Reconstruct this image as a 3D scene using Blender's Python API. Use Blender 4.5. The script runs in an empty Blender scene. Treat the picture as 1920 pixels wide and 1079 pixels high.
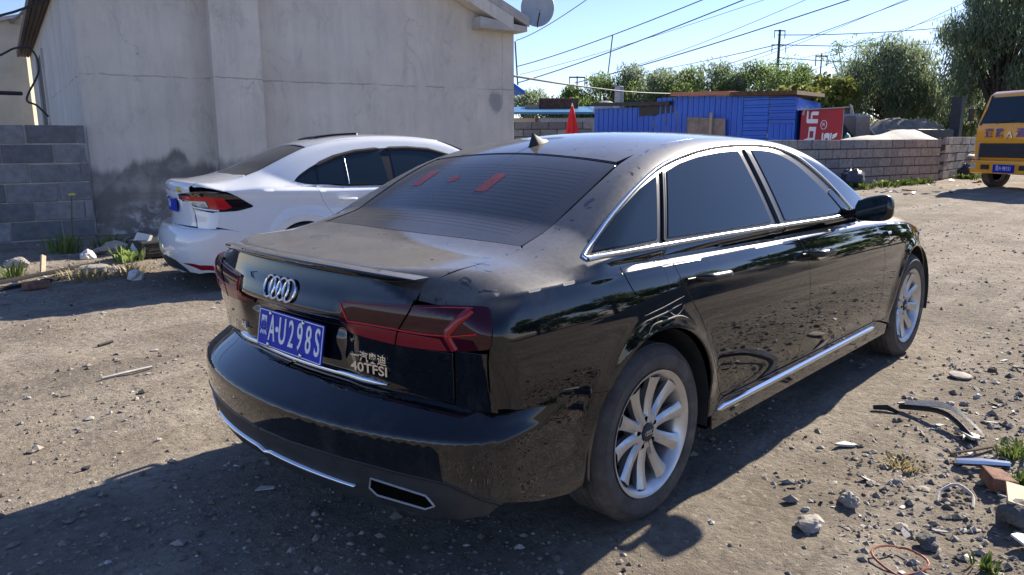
import bpy, bmesh, math, random
import numpy as np
from mathutils import Vector, Matrix, geometry
random.seed(7); RNG=np.random.default_rng(11)
scene=bpy.context.scene
R=math.radians
# ---------------------------------------------------------------- camera
cam_d=bpy.data.cameras.new('camera'); cam=bpy.data.objects.new('camera',cam_d)
scene.collection.objects.link(cam); scene.camera=cam
CAM=Vector((-2.266,-2.356,1.414)); YAW,PITCH,ROLL=.7669,-.1943,-.005
_f=Vector((math.cos(PITCH)*math.cos(YAW),math.cos(PITCH)*math.sin(YAW),math.sin(PITCH)))
_r=_f.cross(Vector((0,0,1))).normalized(); _u=_r.cross(_f)
_c,_s=math.cos(ROLL),math.sin(ROLL); _r2=_c*_r+_s*_u; _u2=-_s*_r+_c*_u
m=Matrix((_r2,_u2,-_f)).transposed().to_4x4(); m.translation=CAM
cam.matrix_world=m
cam_d.sensor_width=36; cam_d.lens=36*1400/1920; cam_d.clip_start=.05; cam_d.clip_end=2000
# ---------------------------------------------------------------- daylight
SUN_EL,SUN_AZ=R(30),R(0)            # azimuth measured from +x, the way the black sedan points
world=bpy.data.worlds.new('World'); scene.world=world; world.use_nodes=True
wn=world.node_tree.nodes; wl=world.node_tree.links
sky=wn.new('ShaderNodeTexSky'); sky.sky_type='NISHITA'; sky.sun_disc=False
sky.sun_elevation=SUN_EL; sky.sun_rotation=math.pi/2-SUN_AZ
sky.altitude=100; sky.air_density=1.0; sky.dust_density=.1; sky.ozone_density=4.0
bg=wn['Background']; bg.inputs['Strength'].default_value=.08
wb=wn.new('ShaderNodeMix');wb.data_type='RGBA';wb.blend_type='MULTIPLY';wb.inputs[0].default_value=1;wb.inputs[7].default_value=(1.0,.93,1.10,1)   # the phone's white balance
wl.new(sky.outputs[0],wb.inputs[6]);wl.new(wb.outputs[2],bg.inputs['Color'])
sd=bpy.data.lights.new('sun','SUN'); sd.energy=5.0; sd.angle=R(.53); sd.color=(1,.90,.75)
sun=bpy.data.objects.new('sun',sd); scene.collection.objects.link(sun)
tosun=Vector((math.cos(SUN_EL)*math.cos(SUN_AZ),math.cos(SUN_EL)*math.sin(SUN_AZ),math.sin(SUN_EL)))
sun.rotation_euler=tosun.to_track_quat('Z','Y').to_euler(); sun.location=tosun*50
scene.view_settings.view_transform='Standard'; scene.view_settings.look='None'
scene.view_settings.gamma=1; scene.view_settings.exposure=1.15
scene.view_settings.use_curve_mapping=False
# ---------------------------------------------------------------- helpers
COL=scene.collection
def tag(o,label=None,cat=None,group=None,kind=None):
    if label:o['label']=label
    if cat:o['category']=cat
    if group:o['group']=group
    if kind:o['kind']=kind
    return o
def empty(name,loc=(0,0,0),rz=0,label=None,cat=None,group=None):
    o=bpy.data.objects.new(name,None);COL.objects.link(o);o.location=loc;o.rotation_euler=(0,0,rz);o.empty_display_size=.1
    return tag(o,label,cat,group)
def link(name,me,mat=None,parent=None):
    o=bpy.data.objects.new(name,me);COL.objects.link(o)
    if mat is not None and len(me.materials)==0: me.materials.append(mat)
    if parent is not None:o.parent=parent
    return o
class MB:
    def __init__(s): s.v=[];s.f=[]
    def add(s,v,f):
        b=len(s.v);s.v+=[tuple(p) for p in v];s.f+=[tuple(i+b for i in q) for q in f];return s
    def box(s,c,d,rz=0,rx=0,ry=0,jit=0):
        M=Matrix.Rotation(rz,3,'Z')@Matrix.Rotation(ry,3,'Y')@Matrix.Rotation(rx,3,'X');c=Vector(c)
        v=[c+M@Vector((sx*d[0]/2+random.uniform(-jit,jit),sy*d[1]/2+random.uniform(-jit,jit),sz*d[2]/2+random.uniform(-jit,jit))) for sx in(-1,1) for sy in(-1,1) for sz in(-1,1)]
        return s.add(v,[(0,1,3,2),(4,6,7,5),(0,4,5,1),(2,3,7,6),(0,2,6,4),(1,5,7,3)])
    def hexa(s,p8): # bottom 4 ccw, top 4 ccw
        return s.add(p8,[(3,2,1,0),(4,5,6,7),(0,1,5,4),(1,2,6,5),(2,3,7,6),(3,0,4,7)])
    def tube(s,path,r,n=6,cap=True):
        P=[Vector(p) for p in path];k=len(P);rr=r if hasattr(r,'__len__') else [r]*k
        v=[];f=[];prev=None
        for i,p in enumerate(P):
            t=(P[min(i+1,k-1)]-P[max(i-1,0)]).normalized()
            a=prev if prev is not None else (Vector((0,0,1)) if abs(t.z)<.9 else Vector((1,0,0)))
            x=(a-t*a.dot(t)).normalized();y=t.cross(x);prev=x
            v+=[p+(x*math.cos(q*2*math.pi/n)+y*math.sin(q*2*math.pi/n))*rr[i] for q in range(n)]
        for i in range(k-1):
            for q in range(n):
                a=i*n+q;b=i*n+(q+1)%n;f.append((a,b,b+n,a+n))
        if cap:f.append(tuple(range(n-1,-1,-1)));f.append(tuple(range((k-1)*n,k*n)))
        return s.add(v,f)
    def lathe(s,prof,n=48,axis='y',c=(0,0,0)):
        v=[];f=[];k=len(prof)
        for i in range(n):
            a=2*math.pi*i/n
            for r,h in prof:
                p=(r*math.cos(a),h,r*math.sin(a)) if axis=='y' else (r*math.cos(a),r*math.sin(a),h)
                v.append((p[0]+c[0],p[1]+c[1],p[2]+c[2]))
        for i in range(n):
            for j in range(k-1):
                a=i*k+j;b=((i+1)%n)*k+j
                f.append((a,a+1,b+1,b) if axis=='y' else (a,b,b+1,a+1))
        return s.add(v,f)
    def prism(s,poly,t0,t1,fn):
        """poly 2D, extruded between t0 and t1; fn(u,v,t)->3D"""
        n=len(poly);v=[fn(u,w,t0) for u,w in poly]+[fn(u,w,t1) for u,w in poly]
        f=[tuple(range(n)),tuple(range(2*n-1,n-1,-1))]+[(i,i+n,(i+1)%n+n,(i+1)%n) for i in range(n)]
        return s.add(v,f)
    def mesh(s,name,smooth=False,bevel=0,seg=2,fix=True):
        me=bpy.data.meshes.new(name)
        me.from_pydata([tuple(p) for p in s.v],[],s.f)
        if fix or bevel:
            bm=bmesh.new();bm.from_mesh(me)
            if bevel: bmesh.ops.bevel(bm,geom=[e for e in bm.edges if len(e.link_faces)==2 and e.calc_face_angle(0)>.6],offset=bevel,segments=seg,affect='EDGES',profile=.6)
            if fix: bmesh.ops.recalc_face_normals(bm,faces=bm.faces)
            bm.to_mesh(me);bm.free()
        if smooth:
            for p in me.polygons:p.use_smooth=True
            try: me.set_sharp_from_angle(angle=R(40))
            except Exception: pass
        return me
    def build(s,name,mat,parent=None,smooth=False,bevel=0,seg=2,fix=True):
        return link(name,s.mesh(name,smooth,bevel,seg,fix),mat,parent)
def copy_tree(o,parent=None):
    c=o.copy();COL.objects.link(c);c.parent=parent
    for ch in o.children:
        d=ch.copy();COL.objects.link(d);d.parent=c
        for g in ch.children:
            e=g.copy();COL.objects.link(e);e.parent=d
    return c
# ---------------------------------------------------------------- materials
class NT:
    def __init__(s,name):
        s.m=bpy.data.materials.new(name);s.m.use_nodes=True;s.t=s.m.node_tree;s.n=s.t.nodes;s.p=s.n['Principled BSDF'];s.out=s.n['Material Output']
    def new(s,ty,**kw):
        n=s.n.new('ShaderNode'+ty)
        for k,v in kw.items():
            if k.startswith('_'): setattr(n,k[1:],v)
            else: n.inputs[k.replace('__',' ')].default_value=v
        return n
    def l(s,a,b): s.t.links.new(a,b)
    def coord(s,kind='Object'):
        return s.new('TexCoord').outputs[kind]
    def noise(s,vec,scale,detail=6,rough=.6,dist=0,out='Fac'):
        n=s.new('TexNoise',Scale=scale,Detail=detail,Roughness=rough,Distortion=dist);s.l(vec,n.inputs['Vector']);return n.outputs[out]
    def vor(s,vec,scale,feature='F1',out='Distance'):
        n=s.new('TexVoronoi',Scale=scale,_feature=feature);s.l(vec,n.inputs['Vector']);return n.outputs[out]
    def ramp(s,fac,*st,interp='LINEAR'):
        n=s.new('ValToRGB');cr=n.color_ramp;cr.interpolation=interp
        while len(cr.elements)<len(st):cr.elements.new(.5)
        for e,(p,c) in zip(cr.elements,st):
            e.position=p;e.color=(c,c,c,1) if not hasattr(c,'__len__') else (*c,1)
        s.l(fac,n.inputs[0]);return n.outputs[0]
    def mix(s,fac,a,b,mode='MIX'):
        n=s.new('Mix',_data_type='RGBA',_blend_type=mode)
        for i,v in((0,fac),(6,a),(7,b)):
            if hasattr(v,'is_linked'): s.l(v,n.inputs[i])
            else: n.inputs[i].default_value=v if i==0 else (*v,1)
        return n.outputs[2]
    def math(s,op,a,b=0.,c=0.,clamp=False):
        n=s.new('Math',_operation=op,_use_clamp=clamp)
        for i,v in enumerate((a,b,c)):
            if hasattr(v,'is_linked'): s.l(v,n.inputs[i])
            else: n.inputs[i].default_value=v
        return n.outputs[0]
    def mapr(s,v,a,b,c=0.,d=1.,sm=True):
        n=s.new('MapRange',_interpolation_type='SMOOTHSTEP' if sm else 'LINEAR')
        s.l(v,n.inputs[0])
        for i,q in zip((1,2,3,4),(a,b,c,d)): n.inputs[i].default_value=q
        return n.outputs[0]
    def sep(s,v):
        n=s.new('SeparateXYZ');s.l(v,n.inputs[0]);return n.outputs
    def scale(s,v,sc):
        n=s.new('VectorMath',_operation='MULTIPLY');s.l(v,n.inputs[0]);n.inputs[1].default_value=sc;return n.outputs[0]
    def bump(s,h,strength=.3,dist=.01):
        n=s.new('Bump',Strength=strength,Distance=dist);s.l(h,n.inputs['Height']);s.l(n.outputs[0],s.p.inputs['Normal']);return n.outputs[0]
    def set(s,**kw):
        for k,v in kw.items():
            i=s.p.inputs[k.replace('__',' ')]
            if hasattr(v,'is_linked'): s.l(v,i)
            else: i.default_value=(*v,1) if hasattr(v,'__len__') and len(v)==3 else v
        return s
def flat(name,col,rough=.6,metal=0,spec=.5,var=.15,scale=6,bump=0,**kw):
    t=NT(name);c=t.coord();n=t.noise(c,scale,5)
    lo=tuple(x*(1-var) for x in col);hi=tuple(min(1,x*(1+var)) for x in col)
    t.set(Base__Color=t.ramp(n,(.3,lo),(.7,hi)),Roughness=rough,Metallic=metal,Specular__IOR__Level=spec,**kw)
    if bump: t.bump(t.noise(c,scale*8,4),bump,.01)
    return t.m
M={}
def mats():
    # dirt ground
    t=NT('dirt');c=t.coord();big=t.noise(c,.28,6,.62);mid=t.noise(c,1.7,8,.72,.3);fine=t.noise(c,24,8,.75)
    trk=t.noise(t.scale(c,(.22,1.9,1)),1.1,6,.65,.4)          # wheel tracks run with the yard
    col=t.ramp(mid,(.28,(.17,.142,.11)),(.46,(.25,.213,.168)),(.60,(.315,.272,.217)),(.78,(.385,.338,.274)))
    col=t.mix(t.ramp(big,(.44,0),(.62,.6)),col,(.155,.134,.108))
    col=t.mix(t.ramp(trk,(.50,0),(.66,.6)),col,(.375,.335,.28))
    col=t.mix(t.ramp(trk,(.30,.5),(.42,0)),col,(.13,.115,.097))
    col=t.mix(t.ramp(fine,(.36,.65),(.52,0)),col,(.105,.09,.075))
    col=t.mix(t.ramp(t.vor(c,70,out='Color'),(.84,0),(.92,.6)),col,(.38,.35,.30))
    t.set(Base__Color=col,Roughness=.95,Specular__IOR__Level=.12)
    h=t.math('ADD',t.math('MULTIPLY',fine,.9),t.math('MULTIPLY',t.noise(c,7,7,.7),2.2));h=t.math('ADD',h,t.math('MULTIPLY',t.noise(c,110,4,.7),.22))
    t.bump(h,.8,.022);M['dirt']=t.m
    t=NT('gravel');g=t.new('NewGeometry');rnd=g.outputs['Random Per Island']
    t.set(Base__Color=t.ramp(rnd,(0,(.10,.086,.07)),(.3,(.18,.156,.127)),(.6,(.245,.215,.175)),(.88,(.33,.295,.25)),(1,(.48,.45,.41))),Roughness=.85);M['gravel']=t.m
    # plaster wall
    t=NT('plaster');c=t.coord();x,y,z=t.sep(c)
    n1=t.noise(c,.9,6,.65);st=t.noise(t.scale(c,(3.2,3.2,.35)),1.6,7,.7);fi=t.noise(c,30,6,.7)
    col=t.ramp(n1,(.3,(.52,.48,.415)),(.7,(.67,.62,.54)))
    col=t.mix(t.ramp(st,(.45,0),(.75,.5)),col,(.36,.345,.32))
    col=t.mix(t.ramp(t.noise(t.scale(c,(1,1,.6)),2.7,8,.75,1.2),(.54,0),(.70,.5)),col,(.30,.285,.26))
    # damp lower part with a ragged upper edge
    edge=t.math('ADD',z,t.math('MULTIPLY',t.noise(t.scale(c,(1,1,.2)),1.3,5,.6),-1.1))
    damp=t.math('MULTIPLY',t.mapr(edge,.60,.45),t.mapr(t.noise(c,2.0,5),.30,.55,.5,.95))
    col=t.mix(damp,col,(.17,.16,.15))
    # efflorescence just under the damp edge, smoke marks near the far corner
    col=t.mix(t.math('MULTIPLY',t.mapr(edge,.05,-.25),t.mapr(t.noise(c,5,6),.5,.62)),col,(.50,.49,.47))
    sx=t.math('SUBTRACT',x,6.85);sz=t.math('SUBTRACT',z,2.12)
    rr=t.math('SQRT',t.math('ADD',t.math('MULTIPLY',t.math('MULTIPLY',sx,sx),1.6),t.math('MULTIPLY',t.math('MULTIPLY',sz,sz),.9)))
    col=t.mix(t.math('MULTIPLY',t.mapr(t.math('ADD',rr,t.math('MULTIPLY',t.noise(c,6,5),.22)),.34,.24),.7),col,(.20,.205,.21))
    cr=t.mapr(t.math('ABSOLUTE',t.math('SUBTRACT',t.math('ADD',z,t.math('MULTIPLY',t.noise(c,1.7,6),.12)),2.41)),.0,.016,1,0)
    col=t.mix(t.math('MULTIPLY',cr,t.mapr(t.noise(c,2.3,3),.42,.56,0,.65)),col,(.16,.155,.15))
    pt=t.vor(t.math('MULTIPLY',1,1) if False else t.scale(c,(.55,.55,.8)),1.1,out='Color')
    col=t.mix(t.ramp(pt,(.3,0),(.9,.22)),col,(.63,.60,.55))
    ck=t.new('TexVoronoi',Scale=.75,_feature='DISTANCE_TO_EDGE');wv=t.new('VectorMath',_operation='ADD');t.l(c,wv.inputs[0]);nz_=t.noise(c,3.0,6,.7,out='Color');t.l(t.scale(nz_,(.45,.45,.45)),wv.inputs[1]);t.l(wv.outputs[0],ck.inputs['Vector'])
    col=t.mix(t.math('MULTIPLY',t.mapr(ck.outputs['Distance'],0,.006,1,0),t.mapr(t.noise(c,.8,3),.5,.62,0,.55)),col,(.20,.19,.18))
    t.set(Base__Color=col,Roughness=.9,Specular__IOR__Level=.25)
    t.bump(t.math('ADD',t.math('MULTIPLY',st,.6),t.math('MULTIPLY',fi,.25)),.5,.02);M['plaster']=t.m
    t=NT('yellow_plaster');c=t.coord();n1=t.noise(c,1.2,6);t.set(Base__Color=t.ramp(n1,(.3,(.42,.37,.27)),(.7,(.56,.50,.39))),Roughness=.9);t.bump(t.noise(c,20,5),.3,.01);M['yellow_plaster']=t.m
    # cinder block: colour per piece
    def block(nm,stops,rough=.95):
        t=NT(nm);c=t.coord();oi=t.new('ObjectInfo').outputs['Random'];g=t.new('NewGeometry')
        base=t.ramp(oi,*stops)
        col=t.mix(t.ramp(t.noise(g.outputs['Position'],9,6,.7),(.4,0),(.65,.45)),base,(.055,.058,.065))
        col=t.mix(t.ramp(t.noise(g.outputs['Position'],60,4,.8),(.5,0),(.7,.5)),col,(.27,.265,.26))
        t.set(Base__Color=col,Roughness=rough,Specular__IOR__Level=.2);t.bump(t.noise(g.outputs['Position'],70,6,.8),.7,.012);return t.m
    M['block_dark']=block('block_dark',((0,(.15,.155,.165)),(.5,(.215,.22,.23)),(1,(.31,.31,.31))))
    M['block_warm']=block('block_warm',((0,(.25,.25,.255)),(.6,(.33,.325,.32)),(.88,(.35,.335,.315)),(1,(.40,.34,.29))))
    M['mortar']=flat('mortar',(.38,.365,.33),.95,bump=.4);M['dark_joint']=flat('dark_joint',(.07,.065,.06),.95)
    # car paints
    def paint(nm,col,dust,rough=.04,dcol=(.31,.285,.245),low=.12):
        t=NT(nm);g=t.new('NewGeometry');pos=g.outputs['Position'];nz=t.sep(g.outputs['Normal'])[2]
        oc=t.coord();oz=t.sep(oc)[2]
        up=t.mapr(nz,.48,.97);n=t.noise(pos,5,6,.65);nf=t.noise(pos,60,4,.7)
        wipe=t.mapr(t.noise(pos,13,3,.5,1.0),.66,.71,1,.3)
        d=t.math('MULTIPLY',t.math('MULTIPLY',up,t.mapr(n,.3,.7,.75,1)),dust);d=t.math('MULTIPLY',t.math('MULTIPLY',d,wipe),t.mapr(oz,.80,.94))
        lowd=t.math('MULTIPLY',t.mapr(oz,.62,.22,0,low),t.mapr(t.noise(t.scale(pos,(1,1,2.5)),4,7,.7),.35,.7,.3,1.))
        d=t.math('ADD',t.math('ADD',d,lowd),t.math('MULTIPLY',t.mapr(t.noise(t.scale(pos,(1.2,1.2,.5)),6,6,.7),.5,.8),low*.7),clamp=True)
        d=t.math('MULTIPLY',d,t.mapr(nf,.2,.7,.8,1.05))
        t.set(Base__Color=t.mix(d,col,dcol),Specular__IOR__Level=.12,Coat__Weight=1.0,Coat__Roughness=t.mapr(d,.02,.5,.018,.09))
        t.set(Roughness=t.mapr(d,0,.45,rough,.55));
        return t.m
    M['black_paint']=paint('black_paint',(.003,.0045,.0075),.52)
    M['white_paint']=paint('white_paint',(.74,.76,.78),.10,.12,low=.14)
    M['orange_paint']=paint('orange_paint',(.80,.36,.025),.12,.2)
    def glass(nm,col,dust,rough=.02):
        t=NT(nm);g=t.new('NewGeometry');nz=t.sep(g.outputs['Normal'])[2];n=t.noise(g.outputs['Position'],4,5)
        d=t.math('MULTIPLY',t.mapr(nz,.2,.9),t.math('MULTIPLY',t.mapr(n,.3,.7,.8,1),dust))
        t.set(Base__Color=t.mix(d,col,(.30,.27,.23)),Roughness=t.mapr(d,0,.4,rough,.3),Specular__IOR__Level=.5,IOR=1.5);return t.m
    M['tint_glass']=glass('tint_glass',(.007,.017,.026),.03)
    M['back_glass']=glass('back_glass',(.008,.011,.014),.24)
    M['chrome']=flat('chrome',(.78,.80,.82),.09,1,var=.04)
    M['satin_trim']=flat('satin_trim',(.62,.64,.66),.22,1,var=.05)
    M['black_trim']=flat('black_trim',(.008,.008,.009),.32,var=.2)
    M['plastic']=flat('plastic',(.022,.024,.027),.6,var=.3,scale=14,bump=.1)
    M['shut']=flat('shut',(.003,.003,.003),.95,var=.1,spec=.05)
    M['tyre']=None
    t=NT('tyre');c=t.coord();n=t.noise(c,9,6,.7);t.set(Base__Color=t.ramp(n,(.35,(.04,.038,.037)),(.58,(.085,.078,.07)),(.75,(.16,.14,.118))),Roughness=.85);t.bump(t.noise(c,90,3),.2,.003);M['tyre']=t.m
    t=NT('alloy');c=t.coord();n=t.noise(c,12,6,.7);t.set(Base__Color=t.ramp(n,(.4,(.50,.495,.48)),(.66,(.60,.60,.59)),(.8,(.42,.38,.32))),Roughness=.34,Metallic=.75);M['alloy']=t.m
    t=NT('tail_lens');t.set(Base__Color=(.034,.0012,.007),Roughness=.06,Coat__Weight=.0,Specular__IOR__Level=.45);M['tail_lens']=t.m
    t=NT('tail_red');t.set(Base__Color=(.26,.005,.010),Roughness=.2,Coat__Weight=.3);M['tail_red']=t.m
    t=NT('tail_dark_red');t.set(Base__Color=(.20,.012,.018),Roughness=.25,Coat__Weight=.2);M['tail_dark_red']=t.m
    M['red_bright']=flat('red_bright',(.48,.010,.014),.2,var=.1)
    M['plate_blue']=flat('plate_blue',(.004,.026,.40),.45,var=.08,spec=.2)
    M['plate_white']=flat('plate_white',(.78,.80,.82),.35,var=.05)
    M['sticker_red']=flat('sticker_red',(.27,.055,.055),.5,var=.35,scale=55)
    M['yellow_sticker']=flat('yellow_sticker',(.62,.55,.06),.5,var=.1)
    M['lamp_clear']=flat('lamp_clear',(.55,.58,.60),.08,.3,var=.1,Coat__Weight=1.)
    # yard stuff
    def corr(nm,a,b,rough=.42):
        t=NT(nm);g=t.new('NewGeometry').outputs['Position'];n=t.noise(t.scale(g,(1,1,.4)),1.4,6);oi=t.new('ObjectInfo').outputs['Random']
        col=t.mix(t.mapr(oi,0,1,0,.55,False),t.ramp(n,(.3,a),(.7,b)),tuple(v*.75 for v in a))
        t.set(Base__Color=t.mix(t.ramp(t.noise(g,7,7,.75),(.62,0),(.72,.5)),col,(.16,.10,.06)),Roughness=rough);return t.m
    M['blue_sheet']=corr('blue_sheet',(.004,.10,.55),(.008,.15,.68))
    M['red_sheet']=corr('red_sheet',(.36,.012,.03),(.46,.02,.045))
    M['orange_roof']=corr('orange_roof',(.42,.13,.07),(.52,.19,.11))
    M['rust']=flat('rust',(.11,.055,.03),.85,var=.5,scale=9)
    M['dark_metal']=flat('dark_metal',(.035,.036,.04),.55,.3,var=.3)
    M['grey_metal']=flat('grey_metal',(.35,.36,.37),.5,.3,var=.15)
    M['dish_grey']=flat('dish_grey',(.36,.385,.40),.55,var=.08)
    M['blue_roof']=corr('blue_roof',(.05,.20,.36),(.09,.28,.45))
    M['wood']=None
    t=NT('wood');c=t.coord();n=t.noise(t.scale(c,(1,1,8)),9,6,.7);t.set(Base__Color=t.ramp(n,(.3,(.10,.065,.045)),(.7,(.20,.145,.11))),Roughness=.85);M['wood']=t.m
    M['pale_wood']=flat('pale_wood',(.42,.33,.22),.8,var=.25,scale=18)
    M['ply']=flat('ply',(.30,.235,.19),.85,var=.3,scale=5)
    M['red_cloth']=flat('red_cloth',(.55,.012,.018),.75,var=.2,scale=8)
    M['concrete']=flat('concrete',(.42,.40,.37),.9,var=.2,scale=4,bump=.4)
    M['tarp']=flat('tarp',(.40,.385,.35),.8,var=.2,scale=3)
    M['green_net']=flat('green_net',(.05,.20,.14),.7,var=.4,scale=12)
    M['stone']=flat('stone',(.34,.31,.27),.9,var=.35,scale=7,bump=.6)
    M['dark_stone']=flat('dark_stone',(.11,.105,.10),.9,var=.35,scale=9,bump=.6)
    M['shard']=flat('shard',(.42,.40,.37),.7,var=.3,scale=11,bump=.2)
    M['pale_shard']=flat('pale_shard',(.60,.58,.55),.6,var=.15,scale=11)
    M['brick']=flat('brick',(.22,.115,.08),.95,var=.45,scale=16,bump=.6)
    M['cable_black']=flat('cable_black',(.012,.012,.013),.6,var=.2)
    M['wire']=flat('wire',(.10,.11,.125),.6,var=.1)
    M['orange_hose']=flat('orange_hose',(.34,.09,.05),.5,var=.15)
    M['blue_bag']=flat('blue_bag',(.04,.045,.07),.45,var=.4,scale=10)
    M['bark']=flat('bark',(.075,.06,.048),.95,var=.4,scale=12,bump=.5)
    def leaf(nm,a,b,tr=.35):
        t=NT(nm);g=t.new('NewGeometry');n=t.noise(g.outputs['Position'],.8,4);rn=g.outputs['Random Per Island']
        col=t.ramp(t.math('ADD',t.math('MULTIPLY',n,.6),t.math('MULTIPLY',rn,.4)),(.3,a),(.7,b))
        t.set(Base__Color=col,Roughness=.6,Specular__IOR__Level=.3)
        tl=t.new('BsdfTranslucent');t.l(col,tl.inputs['Color']);mx=t.new('MixShader',Fac=tr);t.l(t.p.outputs[0],mx.inputs[1]);t.l(tl.outputs[0],mx.inputs[2]);t.l(mx.outputs[0],t.out.inputs['Surface']);return t.m
    M['leaf_mid']=leaf('leaf_mid',(.12,.18,.055),(.25,.33,.11),.58)
    M['leaf_yellow']=leaf('leaf_yellow',(.13,.16,.03),(.26,.28,.07),.5)
    M['leaf_willow']=leaf('leaf_willow',(.15,.195,.115),(.28,.34,.20),.6)
    M['grass']=leaf('grass',(.06,.10,.02),(.16,.20,.05))
    M['dry_grass']=leaf('dry_grass',(.26,.21,.10),(.42,.36,.20))
    M['heap']=flat('heap',(.20,.17,.13),.95,var=.4,scale=3,bump=.5)
    M['brush']=leaf('brush',(.16,.13,.045),(.30,.27,.09))
mats()
# ---------------------------------------------------------------- car surfaces (functions of position; <0 inside)
class Spl:
    """natural cubic spline, linear beyond the ends"""
    def __init__(s,*pts):
        p=np.array(sorted(pts),float);s.x=p[:,0];s.y=p[:,1];n=len(p)
        h=np.diff(s.x);A=np.eye(n);b=np.zeros(n)
        for i in range(1,n-1):
            A[i,i-1]=h[i-1];A[i,i]=2*(h[i-1]+h[i]);A[i,i+1]=h[i]
            b[i]=6*((s.y[i+1]-s.y[i])/h[i]-(s.y[i]-s.y[i-1])/h[i-1])
        s.m=np.linalg.solve(A,b);s.h=h
        s.d0=(s.y[1]-s.y[0])/h[0]-h[0]*s.m[1]/6
        s.d1=(s.y[-1]-s.y[-2])/h[-1]+h[-1]*s.m[-2]/6
    def __call__(s,q):
        q=np.asarray(q,float);c=np.clip(q,s.x[0],s.x[-1])
        i=np.clip(np.searchsorted(s.x,c)-1,0,len(s.h)-1);h=s.h[i]
        a=(s.x[i+1]-c)/h;b=(c-s.x[i])/h
        v=a*s.y[i]+b*s.y[i+1]+((a**3-a)*s.m[i]+(b**3-b)*s.m[i+1])*h*h/6
        return v+np.minimum(q-s.x[0],0)*s.d0+np.maximum(q-s.x[-1],0)*s.d1
def rmax(a,b,r):
    return np.minimum(-r,np.maximum(a,b))+np.sqrt(np.maximum(a+r,0)**2+np.maximum(b+r,0)**2)
def rmin(a,b,r): return -rmax(-a,-b,r)
def sst(a,b,x):
    t=np.clip((x-a)/(b-a),0,1);return t*t*(3-2*t)

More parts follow.
